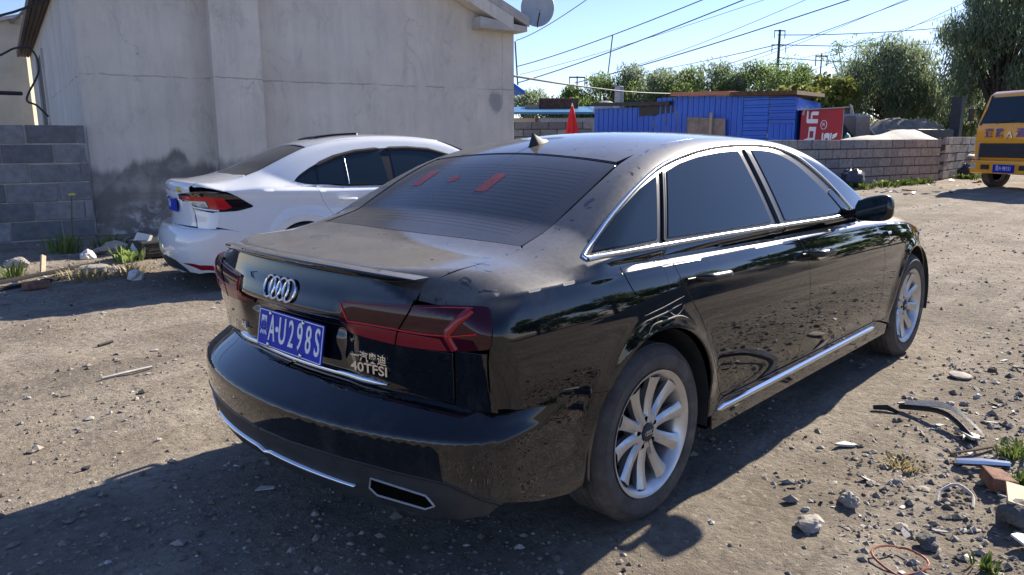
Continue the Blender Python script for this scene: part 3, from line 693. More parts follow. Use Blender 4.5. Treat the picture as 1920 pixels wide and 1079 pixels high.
# satellite dish on the far eaves
def dish():
    p=Vector(wl(7.62,.25,3.78));d=empty('satellite_dish',wl(7.36,.12,3.48),0,'grey satellite dish at the right eaves of the grey house','satellite dish')
    ax=(Vector((-.70,-.62,.28))).normalized();u=Vector((0,0,1)).cross(ax).normalized();v=ax.cross(u)
    b=Vector(d.location);m=MB();N1=9;vv=[];ff=[]
    for i in range(N1+1):
        r_=i/N1
        for j in range(40):
            a=j*2*math.pi/40;q=p+u*(.30*r_*math.cos(a))+v*(.36*r_*math.sin(a))+ax*(.085*r_*r_);vv.append(q-b)
    for i in range(N1):
        for j in range(40): a=i*40+j;c=i*40+(j+1)%40;ff.append((a,c,c+40,a+40))
    m.add(vv,ff);o=m.build('reflector',M['dish_grey'],d,smooth=True,fix=False);sm=o.modifiers.new('thickness','SOLIDIFY');sm.thickness=.008
    rim=MB();rim.tube([p+u*(.30*math.cos(j*math.pi/20))+v*(.36*math.sin(j*math.pi/20))+ax*.085-b for j in range(41)],.008,6,False);rim.build('rim',M['grey_metal'],d,smooth=True)
    t=p+ax*.42-v*.22+u*.05;m=MB();m.tube([p-v*.36+ax*.07-b,p-v*.37+ax*.2-b,t-b],.014,6);m.build('feed_arm',M['dark_metal'],d,smooth=True)
    m=MB();m.tube([t-b,t-ax*.09+v*.02-b],[.035,.026],10);m.build('receiver',M['grey_metal'],d,smooth=True)
    m=MB();m.tube([(0,0,-.02),p-ax*.02-b],.018,6);m.build('bracket',M['dark_metal'],d,smooth=True)
dish()
# the wall on the right and what stands behind it
block_wall((8.2,8.45),(23.75,4.42),1.40,.10-.26,.60,.26,.20,M['block_warm'],'long grey block wall behind the bonnet of the black car',seed=5,joint=.03,core='dark_joint')
block_wall((23.95,4.36),(31.5,4.55),1.47,-.09,.60,.26,.20,M['block_warm'],'brownish block wall section next to the orange truck',seed=8,joint=.03,core='dark_joint')
block_wall((16.2,17.35),(19.15,14.33),2.06,-.28,.60,.26,.20,M['block_dark'],'grey block wall behind the closed red parasol',seed=12,joint=.03,core='dark_joint')
def sheet(name,p0,p1,z0,z1,mat,parent,pitch=.2,depth=.03,top=None,horiz=False):
    """ribbed metal sheet between plan points"""
    a=Vector((p0[0],p0[1],0));b=Vector((p1[0],p1[1],0));Ls=(b-a).length;t=(b-a)/Ls;nn=Vector((t.y,-t.x,0))
    m=MB();v=[];f=[]
    if not horiz:
        k=0;xs=[]
        while k*pitch<Ls: xs+=[(k*pitch,0),(k*pitch+pitch*.55,0),(k*pitch+pitch*.65,depth),(k*pitch+pitch*.9,depth)];k+=1
        xs=[(x,o) for x,o in xs if x<Ls]+[(Ls,0)]
        for x,o in xs:
            zt=z1 if top is None else z1+(top-z1)*x/Ls
            q=a+t*x+nn*o;v+=[(q.x,q.y,z0),(q.x,q.y,zt)]
        f=[(2*i,2*i+2,2*i+3,2*i+1) for i in range(len(xs)-1)]
    else:
        k=0;zs=[];H=z1-z0
        while k*pitch<H: zs+=[(k*pitch,0),(k*pitch+pitch*.55,0),(k*pitch+pitch*.65,depth),(k*pitch+pitch*.9,depth)];k+=1
        zs=[(z,o) for z,o in zs if z<H]+[(H,0)]
        for z,o in zs:
            for x in(0,Ls): q=a+t*x+nn*o;v.append((q.x,q.y,z0+z))
        f=[(2*i,2*i+1,2*i+3,2*i+2) for i in range(len(zs)-1)]
    m.add(v,f);o=m.build(name,mat,parent,fix=False);s_=o.modifiers.new('thickness','SOLIDIFY');s_.thickness=.004;return o
def blue_shed():
    s=empty('blue_shed',(0,0,0),0,'blue corrugated metal shed with rusty orange roof behind the block wall','shed')
    A0=Vector((21.6,16.1));B0=Vector((23.2,8.75));L_=(B0-A0).length;t=(B0-A0)/L_
    P=lambda x:(A0.x+t.x*x,A0.y+t.y*x)
    B=M['blue_sheet']
    sheet('wall_sheet',P(0),P(1.85),.0,2.62,B,s);sheet('wall_sheet',P(1.86),P(2.55),.0,2.30,B,s)
    sheet('wall_sheet',P(2.55),P(3.75),.0,2.93,B,s,top=2.98);sheet('wall_sheet',P(3.76),P(4.75),.0,2.96,B,s);sheet('wall_sheet',P(4.76),P(5.75),.0,2.93,B,s)
    sheet('wall_sheet',P(5.76),P(L_-.9),.0,2.88,B,s,horiz=True,pitch=.26);sheet('wall_sheet',P(L_-.88),P(L_),1.95,2.84,B,s,horiz=True,pitch=.22);sheet('wall_sheet',P(L_-.88),P(L_),0.,1.94,B,s)
    sheet('wall_sheet',(P(0)[0],P(0)[1]),(P(0)[0]+5,P(0)[1]+1.2),0,2.6,B,s);sheet('wall_sheet',P(L_),(P(L_)[0]+5,P(L_)[1]+1.2),0,2.8,B,s)
    m=MB();a=P(1.87);b=P(3.2);m.hexa([(a[0]-.02,a[1],2.28),(b[0]-.02,b[1],2.40),(b[0]+.02,b[1],2.40),(a[0]+.02,a[1],2.28),(a[0]-.02,a[1],2.60),(b[0]-.02,b[1],2.86),(b[0]+.02,b[1],2.86),(a[0]+.02,a[1],2.60)]);m.build('patch_board',M['dark_metal'],s)
    def roofp(x0,x1,z0,z1,mat):
        a,b=P(x0),P(x1);m=MB();q=[(a[0]-.25,a[1],z0),(b[0]-.25,b[1],z0-.03),(b[0]+4.6,b[1]+1.0,z1),(a[0]+4.6,a[1]+1.0,z1)];m.hexa([(x,y,z) for x,y,z in q]+[(x,y,z+.13) for x,y,z in q]);m.build('roof',mat,s)
    roofp(3.2,5.35,2.985,3.12,M['orange_roof']);roofp(5.37,L_+.1,2.92,3.02,M['rust']);roofp(.0,3.18,2.70,2.9,M['dark_metal'])
    c=P(4.2);
    return s
blue_shed()
m=MB();m.hexa([(22.22,12.35,.9),(22.52,10.95,.9),(22.56,10.95,.9),(22.26,12.35,.9),(22.22,12.35,2.22),(22.5,10.98,2.14),(22.54,10.98,2.14),(22.26,12.35,2.22)])
tag(m.build('plywood_sheet',M['ply'],bevel=.01),'weathered plywood sheet leaning on the blue shed','board')
m=MB();m.box((22.28,11.42,1.55),(.05,.10,1.6));tag(m.build('plank',M['pale_wood']),'upright plank in front of the plywood sheet','plank')
def red_shed():
    s=empty('red_shed',(0,0,0),0,'red metal kiosk wall with white cut-off lettering beside the blue shed','shed')
    A0=Vector((23.22,8.55));B0=Vector((24.12,7.50));L_=(B0-A0).length;t=(B0-A0)/L_;nn=Vector((t.y,-t.x));nn=nn if nn.x<0 else -nn
    def Q(u,z,o=0): return (A0.x+t.x*u+nn.x*o,A0.y+t.y*u+nn.y*o,z)
    h1=2.36;h2=2.43
    m=MB();m.hexa([Q(0,0,.0),Q(.62,0,.0),Q(.62,0,-.05),Q(0,0,-.05),Q(0,h1,.0),Q(.62,h1+.03,.0),Q(.62,h1+.03,-.05),Q(0,h1,-.05)]);m.build('panel',M['red_sheet'],s)
    m=MB();m.hexa([Q(.625,0,.0),Q(L_,0,.0),Q(L_,0,-.05),Q(.625,0,-.05),Q(.625,h1+.05,.0),Q(L_,h2,.0),Q(L_,h2,-.05),Q(.625,h1+.05,-.05)]);m.build('panel',M['red_sheet'],s)
    m=MB();m.hexa([Q(-.05,h1+.005,.12),Q(L_+.15,h2+.02,.12),Q(L_+.15,h2+.02,-3),Q(-.05,h1+.005,-3),Q(-.05,h1+.035,.12),Q(L_+.15,h2+.05,.12),Q(L_+.15,h2+.05,-3),Q(-.05,h1+.035,-3)]);m.build('roof',M['grey_metal'],s)
    m=MB();m.hexa([Q(L_+.003,0,0),Q(L_+.02,0,0),Q(L_+.02,0,-2.8),Q(L_+.003,0,-2.8),Q(L_+.003,h2-.02,0),Q(L_+.02,h2-.02,0),Q(L_+.02,h2-.02,-2.8),Q(L_+.003,h2-.02,-2.8)]);m.build('side_wall',M['concrete'],s)
    W_=M['plate_white']
    def glyph(poly):
        m=MB();n=len(poly);v=[Q(u,z,.004) for u,z in poly]+[Q(u,z,.010) for u,z in poly]
        m.add(v,[tuple(range(n)),tuple(range(2*n-1,n-1,-1))]+[(i,i+n,(i+1)%n+n,(i+1)%n) for i in range(n)]);m.build('lettering',W_,s)
    # fitted to the lettering: u along the wall, z up
    k=lambda X,Y:((X-150)/760*L_,2.36-(Y-255)/610*1.05)
    for p in ([(245,260),(275,260),(275,420),(455,420),(450,500),(265,500),(245,470)],[(320,420),(320,300),(350,275),(460,275),(455,345),(350,345),(345,420)],
              [(300,570),(430,570),(415,870),(205,870),(225,810),(290,785)],[(545,690),(570,685),(565,860),(540,860)],[(575,860),(590,710),(620,690),(670,690),(690,720),(685,850),(655,850),(655,790),(610,790),(605,855)],[(700,690),(725,688),(720,845),(697,848)],[(740,720),(825,685),(810,760),(735,810)]):
        glyph([k(*q) for q in p])
    hole=[k(*q) for q in[(318,650),(388,650),(385,780),(315,780)]]
    m=MB();v=[Q(u,z,.011) for u,z in hole]+[Q(u,z,.013) for u,z in hole];m.add(v,[(0,1,2,3),(7,6,5,4),(0,4,5,1),(1,5,6,2),(2,6,7,3),(3,7,4,0)]);m.build('lettering_counter',M['red_sheet'],s)
    cu,cz_=k(565,530);m=MB();m.tube([Q(cu+.10*math.cos(j*math.pi/12),cz_+.145*math.sin(j*math.pi/12),.008) for j in range(25)],.012,5,False);m.build('lettering',W_,s)
    me=fontmesh('R',.17,.003);tz=Vector((nn.x,nn.y,0));X=Vector((t.x,t.y,0));X=X if X.cross(Vector((0,0,1))).dot(tz)>0 else -X
    me.transform(basism(X,Vector((0,0,1)),tz,Q(cu,cz_,.006)));me.materials.clear();me.materials.append(W_);link('lettering',me,None,s)
    m=MB();m.tube([Q(.02,2.2,.1),Q(.05,2.45,.1),Q(.12,2.5,.1),Q(.16,2.42,.1)],.03,6);m.build('vent_pipe',M['grey_metal'],s)
red_shed()
# low blue-roofed shed, its neighbour and roof clutter
def low_shed():
    s=empty('low_shed',(25.2,21.0,0),R(-46),'low white shed with a blue corrugated roof behind the parasol','shed')
    m=MB();m.box((0,1.5,1.2),(4.2,3,2.5));m.build('wall',M['yellow_plaster'],s)
    m=MB();m.hexa([(-2.5,-.35,2.62),(2.4,-.35,2.60),(2.4,3.2,3.0),(-2.5,3.2,3.0),(-2.5,-.35,2.72),(2.4,-.35,2.70),(2.4,3.2,3.1),(-2.5,3.2,3.1)]);m.build('roof',M['blue_roof'],s)
    m=MB();m.box((.45,-.03,1.4),(2.6,.06,2.0));m.build('white_panel',M['grey_metal'],s)
    m=MB();m.box((-1.05,-.05,1.3),(.12,.14,2.5));m.build('post',M['wood'],s)
low_shed()
def gable_house():
    s=empty('far_house',(21.2,21.4,0),R(-14),'far grey house with a blue roof edge behind the grey house corner','house')
    m=MB();m.prism([(-4,-.2),(1.0,-.2),(1.0,3.65),(-1.5,5.1),(-4,3.65)],0,5,lambda u,w,t:(u,t,w));m.build('wall',M['concrete'],s)
    m=MB();m.prism([(-1.5,5.08),(1.5,3.40),(1.5,3.55),(-1.5,5.24)],-.3,5.3,lambda u,w,t:(u,t,w));m.build('roof',M['blue_sheet'],s)
gable_house()
def tank():
    s=empty('roof_container',(27.0,22.6,2.86),R(-46),'dark rusty steel container on the low shed roof','container')
    m=MB();m.box((0,0,.3),(1.9,1.2,.58));m.build('shell',M['rust'],s,bevel=.03)
    for x in(-.93,-.31,.31,.93): m=MB();m.box((x,-.62,.3),(.05,.05,.58));m.build('rib',M['rust'],s)
    m=MB();m.hexa([(-1.5,-.5,.02),(-1.05,-.5,.02),(-1.05,.4,.02),(-1.5,.4,.02),(-1.65,-.6,.28),(-1.0,-.6,.28),(-1.0,.5,.28),(-1.65,.5,.28)]);m.build('chute',M['pale_wood'],s)
tank()
m=MB();m.lathe([(.0,.52),(.2,.50),(.42,.40),(.53,.22),(.56,0.)],28,'z');o=m.build('dome_vent',M['tarp'],smooth=True);o.location=(25.1,18.2,2.60);tag(o,'pale dome on the left end of the blue shed roof','vent')
m=MB();m.box((0,0,.55),(.28,.28,1.15));o=m.build('chimney',M['grey_metal'],bevel=.02);o.location=(24.7,17.2,2.55);tag(o,'pale square chimney behind the blue shed','chimney')
def parasol():
    s=empty('parasol',(16.34,12.92,0),0,'closed red parasol standing in front of the grey block wall','parasol')
    m=MB();m.tube([(0,0,0),(0,0,2.5)],.022,8);m.build('pole',M['grey_metal'],s)
    m=MB();v=[];n=24;H=[(.02,2.48),(.05,2.40),(.09,2.2),(.14,1.8),(.20,1.35),(.24,1.1)]
    for r_,z in H:
        for j in range(n): a=j*2*math.pi/n;q=r_*(1+.28*math.cos(8*a)*min(1,(2.48-z)*2));v.append((q*math.cos(a),q*math.sin(a),z))
    f=[(i*n+j,i*n+(j+1)%n,(i+1)*n+(j+1)%n,(i+1)*n+j) for i in range(len(H)-1) for j in range(n)];m.add(v,f);m.build('canopy',M['red_cloth'],s,smooth=True)
    m=MB();m.tube([(0,0,2.46),(0,0,2.56)],[.03,.008],8);m.build('finial',M['plate_white'],s)
    m=MB();m.lathe([(0,.10),(.22,.09),(.27,.04),(.27,0)],20,'z');m.build('base',M['concrete'],s)
parasol()
# heaps behind the right-hand wall
def tarp():
    m=MB();N1,N2=34,20;v=[];f=[]
    c=Vector((25.6,6.3));ax=Vector((.95,-.31));ay=Vector((.31,.95))
    for i in range(N1):
        for j in range(N2):
            u=-1+2*i/(N1-1);w=-1+2*j/(N2-1);p=c+ax*u*2.9+ay*w*1.5
            ridge=max(0,1-abs(w)*.9)*(1.55-.55*max(0,-u)-.9*max(0,u-.35))
            z=.70+ridge*.66+.035*math.sin(7*u+3*w)+.02*math.sin(17*w+5*u)+.008*random.uniform(-1,1);v.append((p.x,p.y,z))
    f=[(i*N2+j,(i+1)*N2+j,(i+1)*N2+j+1,i*N2+j+1) for i in range(N1-1) for j in range(N2-1)];m.add(v,f)
    o=m.build('tarpaulin',M['tarp'],smooth=True);sm=o.modifiers.new('thickness','SOLIDIFY');sm.thickness=.01;tag(o,'pale tarpaulin draped over a pile behind the block wall','tarpaulin')
tarp()
def rubble_heap(name,c,r,h,mat,label,seed,n=40,cat='heap',lump=.25):
    m=MB();v=[];k=28;rr=random.Random(seed)
    for i in range(13):
        t=i/12
        for j in range(k):
            a=j*2*math.pi/k;q=t*(1+.22*float(vnoise(np.array(3*math.cos(a)+seed),np.array(3*math.sin(a)),seed)));z=h*(1-t*t)**1.2*(1+lump*2*float(vnoise(np.array(4*t*math.cos(a)+seed),np.array(4*t*math.sin(a)),seed+3)))
            v.append((c[0]+r[0]*q*math.cos(a),c[1]+r[1]*q*math.sin(a),c[2]+z-.05))
    f=[(i*k+j,i*k+(j+1)%k,(i+1)*k+(j+1)%k,(i+1)*k+j) for i in range(12) for j in range(k)];m.add(v,f);return tag(m.build(name,mat,smooth=True,fix=False),label,cat)
rubble_heap('net_heap',(23.8,7.0,.2),(1.5,.8),1.28,M['green_net'],'green netting heaped left of the pale tarpaulin',31)
rubble_heap('junk_heap',(31.5,9.8,.2),(2.6,1.6),2.05,M['dark_metal'],'dark junk heap behind the tarpaulin',37,lump=.6)
rubble_heap('soil_heap',(37.5,9.6,.2),(6.5,3.5),2.3,M['heap'],'overgrown soil heap behind the orange truck',41,lump=.22)
rubble_heap('gravel_mound',(13.5,-8.6,.0),(4.2,3.2),2.1,M['heap'],'brown gravel mound beside the yard, mirrored in the front window',53,lump=.15)
for k,(x,y,z,d,rz,ry) in enumerate(((29.6,8.9,1.85,(1.9,.9,.10),-.2,.55),(29.2,8.6,1.75,(1.6,.5,.08),.3,.75))):
    m=MB();m.box((0,0,0),d);o=m.build('slab',M['grey_metal'],bevel=.01);o.location=(x,y,z);o.rotation_euler=(0,ry,rz);tag(o,('broad' if k==0 else 'narrow')+' grey metal slab tilted on the dark junk heap','slab')
m=MB();m.box((0,0,.75),(2.9,1.2,1.5));o=m.build('steel_bin',M['dark_metal'],bevel=.05);o.location=(29.6,6.6,.25);o.rotation_euler=(0,0,-.15);tag(o,'black steel bin between the tarpaulin and the orange truck','bin')
m=MB();m.box((0,0,1.55),(.5,.4,3.1));o=m.build('dark_post',M['dark_metal'],bevel=.03);o.location=(33.6,6.4,0);tag(o,'dark blocky post left of the truck cab','post')
def bag(x,y,s_,label):
    m=MB();v=[];n1,n2=9,14
    for i in range(n1+1):
        a=-math.pi/2+math.pi*i/n1
        for j in range(n2):
            b=2*math.pi*j/n2;q=1+random.uniform(-.16,.16);v.append((s_*1.2*q*math.cos(a)*math.cos(b),s_*.8*q*math.cos(a)*math.sin(b),s_*.75*q*(math.sin(a)+.9)))
    f=[(i*n2+j,i*n2+(j+1)%n2,(i+1)*n2+(j+1)%n2,(i+1)*n2+j) for i in range(n1) for j in range(n2)];m.add(v,f);o=m.build('rubbish_bag',M['blue_bag'],smooth=True);o.location=(x,y,gz(x,y));tag(o,label,'bag')
bag(18.55,5.05,.36,'dark rubbish bag at the foot of the long block wall');bag(25.6,4.0,.30,'dark rubbish bag near the wall corner by the truck')
# ---------------------------------------------------------------- trees, poles, wires
def leaves(P,size,elong,droop,rnd):
    """one leaf clump card per point: P (n,3)"""
    n=len(P);a=RNG.uniform(0,6.283,n);t=RNG.uniform(-.9,.9,n)
    U=np.stack([np.cos(a)*np.cos(t),np.sin(a)*np.cos(t),np.sin(t)],1)
    if droop: U=U*(1-droop)+np.array([0,0,-1.])*droop;U/=np.linalg.norm(U,axis=1,keepdims=True)
    W=np.cross(U,RNG.normal(size=(n,3)));W/=np.maximum(np.linalg.norm(W,axis=1,keepdims=True),1e-6)
    s_=size*RNG.uniform(.6,1.35,n)[:,None]
    A_=P-U*s_*elong*.5;B_=P+W*s_*.5;C_=P+U*s_*elong*.5;D_=P-W*s_*.5
    V=np.stack([A_,B_,C_,D_],1).reshape(-1,3);F=np.arange(4*n).reshape(-1,4);return V,F
def tree(name,loc,H,cr_,trunk,nl,leafmat,label,seed,group=None,size=.26,elong=1.5,droop=.0,lobes=16,hang=0.,lowc=.3,squash=.8):
    rr=random.Random(seed);t=empty(name,loc,0,label,'tree',group)
    m=MB();r0=.055*H*.6
    top=Vector((rr.uniform(-.3,.3),rr.uniform(-.3,.3),H*.72))
    m.tube(cr([(0,0,-.1),(rr.uniform(-.1,.1),rr.uniform(-.1,.1),H*.25),(top.x*.6,top.y*.6,H*.5),tuple(top)],4),[r0*(1-.75*i/12) for i in range(13)],8)
    C=[]
    for k in range(lobes):
        a=k*2.399+rr.uniform(-.4,.4);u=rr.random();z=H*(lowc+(1-lowc)*.9*u);e=math.sqrt(max(.05,1-((u-.42)/.62)**2))
        d=cr_*e*rr.uniform(.40,1.12);c=Vector((d*math.cos(a),d*math.sin(a),z));C.append((c,cr_*rr.uniform(.20,.46)))
        b=Vector((top.x*.4,top.y*.4,H*rr.uniform(.2,.45)));mid_=(b+c)/2+Vector((0,0,rr.uniform(.0,.4)))
        m.tube(cr([tuple(b),tuple(mid_),tuple(c)],3),[r0*.38*(1-.8*i/6) for i in range(7)],5)
    m.build('trunk',M['bark'],t,smooth=True)
    pts=[];per=nl//lobes
    for c,rad in C:
        q=RNG.normal(size=(per,3));q/=np.linalg.norm(q,axis=1,keepdims=True);q*=(RNG.random((per,1))**.45)*rad
        q[:,2]*=squash
        if hang: q[:,2]-=np.abs(RNG.exponential(hang,per))*(.3+RNG.random(per))*.8
        pts.append(q+np.array(c))
    P=np.concatenate(pts)
    if hang:                      # gather part of the leaves into hanging strands
        k=np.round(P[:,:2]/.34)*.34+.05*RNG.normal(size=(len(P),2));msk=RNG.random(len(P))<.6;P[msk,:2]=k[msk]
        P[:,2]=np.maximum(P[:,2],H*lowc*.55+.6*RNG.random(len(P)))
    V,F=leaves(P,size,elong,droop,rr)
    me=bpy.data.meshes.new('crown');me.from_pydata(V.tolist(),[],F.tolist());link('crown',me,leafmat,t);return t
row=[(38.4,34.6,5.0,2.6),(40.7,32.2,5.5,2.6),(43.4,31.8,6.3,3.1),(44.6,29.4,6.8,3.3),(46.4,28.0,7.0,3.3),(47.8,26.0,6.9,3.3),(49.4,24.4,7.1,3.4),(50.8,22.4,7.1,3.4),(52.2,20.4,6.6,3.3)]
names=['low tree at the left end of the far row','second low tree of the far row, over the parasol','far row tree above the left end of the blue shed','far row tree right of the pale chimney','far row tree over the middle of the blue shed','tall far row tree over the orange roof','far row tree left of the power pylon','far row tree standing just left of the pylon foot','far row tree right behind the pylon foot']
for k,((x,y,H,c),nm) in enumerate(zip(row,names)):
    tree('poplar_tree',(x,y,0),H,c,.3,20000,M['leaf_mid'] if k%3 else M['leaf_willow'],nm,100+k,'row of trees beyond the sheds',.075,4.0,.5,lobes=34,lowc=.12,hang=.35)
tree('leafy_tree',(39.4,14.9,0),5.2,2.2,.3,9000,M['leaf_yellow'],'yellow-green leafy tree behind the red kiosk',131,None,.16,1.7,.1,lobes=26,lowc=.2)
tree('willow_tree',(45.7,12.9,0),7.0,2.9,.4,34000,M['leaf_willow'],'round drooping willow left of the orange truck',141,None,.055,5.0,.62,lobes=42,hang=.5,lowc=.40)
tree('willow_tree',(45.3,7.3,0),10.4,3.7,.5,46000,M['leaf_willow'],'large tall willow at the right edge above the truck',142,None,.055,5.0,.66,lobes=52,hang=.8,lowc=.38)
tree('willow_tree',(48.0,4.0,0),9.6,3.6,.5,26000,M['leaf_willow'],'willow mostly hidden behind the truck cab',143,None,.065,5.0,.66,lobes=40,hang=.9,lowc=.30)
for k,(x,y) in enumerate(((41.5,12.9),(43,11.3),(40.5,16.9),(42,9.6),(38.6,17.5))):
    tree('shrub',(x,y,0),1.9+.4*(k%3),1.1,.1,1500,M['grass'] if k%2 else M['leaf_yellow'],['bright shrub below the round willow','pale shrub right of the round willow trunk','shrub behind the left side of the red kiosk','scrub between the two willows','low shrub behind the blue shed corner'][k],160+k,'shrubs behind the yard',.16,1.6,0,lobes=9,lowc=.1)
# trees beside the yard, outside the frame, seen mirrored in the car's flank
for k,(x,y,H) in enumerate(((30,-7.5,5.5),(29,-12.5,6.5),(27,-17.5,6),(24,-21.5,6.5),(20,-25,6),(37,-3.5,6))):
    tree('poplar_tree',(x,y,0),H,3.0,.3,7000,M['leaf_mid'],'yard-side tree mirrored in the doors of the black sedan',180+k,'trees mirrored in the black doors',.19,1.9,.2,lobes=24,lowc=.15)
def pylon(loc,H,arms,label,w=.22):
    p=empty('power_pylon',loc,0,label,'pylon');m=MB();m.tube([(0,0,0),(0,0,H)],[w,w*.55],8);m.build('mast',M['dark_metal'],p)
    dr_=Vector((.80,-.60,0))
    for z,l in arms:
        m=MB();m.tube([dr_*-l+Vector((0,0,z)),dr_*l+Vector((0,0,z))],.07,5);m.build('cross_arm',M['dark_metal'],p)
        for s_ in(-1,1): m=MB();q=dr_*s_*l*.95+Vector((0,0,z));m.tube([q,q+Vector((0,0,-.75))],.05,5);m.build('insulator',M['grey_metal'],p)
pylon((74.4,33.3,0),12.4,((12.3,.6),(10.9,.8),(9.0,1.1),(7.0,.9)),'tall dark power pylon with four cross arms above the trees')
pylon((52.3,41.9,0),7.1,((7.0,.75),),'small far utility pole over the left trees',.10)
pylon((57.6,22.0,0),7.9,((7.7,.5),),'thin utility pole between the yellow-green tree and the pylon',.09)
def wire(a,b,sag,label,r=.022,name='power_line'):
    a,b=Vector(a),Vector(b);pts=[a.lerp(b,t)-Vector((0,0,sag*4*t*(1-t))) for t in np.linspace(0,1,14)]
    m=MB();m.tube(pts,[r*(2.2-1.2*t) for t in np.linspace(0,1,14)],5);return tag(m.build(name,M['wire']),label,'wire','power lines across the sky')
WL=[((77.57,73.32,11.73),(36.97,17.46,9.79)),((77.57,73.33,9.46),(39.18,15.17,10.16)),((83.26,67.42,9.42),(43.62,10.55,10.13)),((89.38,61.06,11.86),(40.62,13.67,9.76)),((94.78,55.47,10.51),(45.1,9.03,9.97)),((104.18,45.71,9.71),(46.99,7.06,10.05)),((77.83,73.05,10.63),(40.1,14.21,10.0)),((77.48,73.42,15.27),(31.5,23.13,9.46)),((77.38,73.52,17.14),(29.85,24.85,9.23)),((98.06,52.06,11.37),(43.34,10.84,9.15)),((105.36,44.49,12.63),(47.4,6.64,9.49))]
for k,(a,b) in enumerate(WL): wire(a,b,.35,['third diagonal power line along the top edge, counting from the satellite dish','fourth diagonal power line along the top edge, counting from the satellite dish','seventh diagonal power line along the top edge, counting from the satellite dish','sixth diagonal power line along the top edge, counting from the satellite dish','ninth diagonal power line along the top edge, counting from the satellite dish','tenth diagonal power line along the top edge, counting from the satellite dish','fifth diagonal power line along the top edge, counting from the satellite dish','second diagonal power line along the top edge, counting from the satellite dish','first diagonal power line along the top edge, counting from the satellite dish','eighth diagonal power line along the top edge, counting from the satellite dish','eleventh diagonal power line along the top edge, counting from the satellite dish'][k],(.030,.034,.034,.016,.022,.016,.014,.026,.022,.014,.014)[k])
for k,(a,b) in enumerate((((74.3,33.48,11.89),(71.82,7.23,10.95)),((74.34,33.44,10.95),(71.98,7.07,9.39)),((74.4,33.38,9.68),(72.18,6.86,7.34)),((74.34,33.44,10.95),(123.82,97.39,13.69)))): wire(a,b,.5,['top power line running right from the tall pylon','middle power line running right from the tall pylon','bottom power line running right from the tall pylon','power line running left and away from the tall pylon'][k],.022)
cable([(8.28,7.74,2.61),(13.3,10.31,2.80),(19.48,12.55,2.98),(26.49,13.92,3.26),(34.08,14.69,3.57)],.022,'dark service cable running from the grey house over the sheds',n=5)
for a,b,l in(((54.48,39.64,10.65),(57.46,42.31,7.57),'slanting rod hung between two power lines'),((41.17,39.04,8.9),(41.31,38.9,5.64),'slanting rod hung beside the grey house corner')):
    m=MB();m.tube([a,b],.06,5);tag(m.build('line_spacer',M['wire']),l,'rod')
wire((5.77,32.54,5.83),(3.0,18.0,4.45),.1,'thin overhead wire in the upper left corner',.03)
tree('airy_tree',(54.5,18.3,0),8.6,2.4,.3,3600,M['leaf_mid'],'thin airy tree rising behind the yellow-green tree',151,None,.075,3.5,.3,lobes=30,lowc=.35)
for k,(x,y,h_) in enumerate(((57,16.5,2.8),(58.5,13.6,3.2),(60,11.0,2.7),(61,8.4,3.3),(62,5.8,3.0),(62.5,3.2,3.2),(63,.6,3.4),(55.5,19.0,2.6))):
    tree('shrub',(x,y,0),h_,2.1,.1,2600,M['leaf_yellow'] if k%3==0 else M['leaf_mid'],['pale far shrub seen under the round willow','far shrub right of the round willow trunk','far shrub in the gap between the willows','far shrub left of the dark post','far shrub behind the dark post','far shrub left of the truck mirror','far shrub hidden behind the truck cab','far shrub at the foot of the airy tree'][k],210+k,'far shrubs under the willows',.12,2.2,.1,lobes=12,lowc=.06)
tree('willow_tree',(52.0,10.4,0),6.2,2.6,.4,16000,M['leaf_willow'],'low willow filling the gap between the two nearer willows',144,None,.065,4.5,.6,lobes=30,hang=.5,lowc=.25)
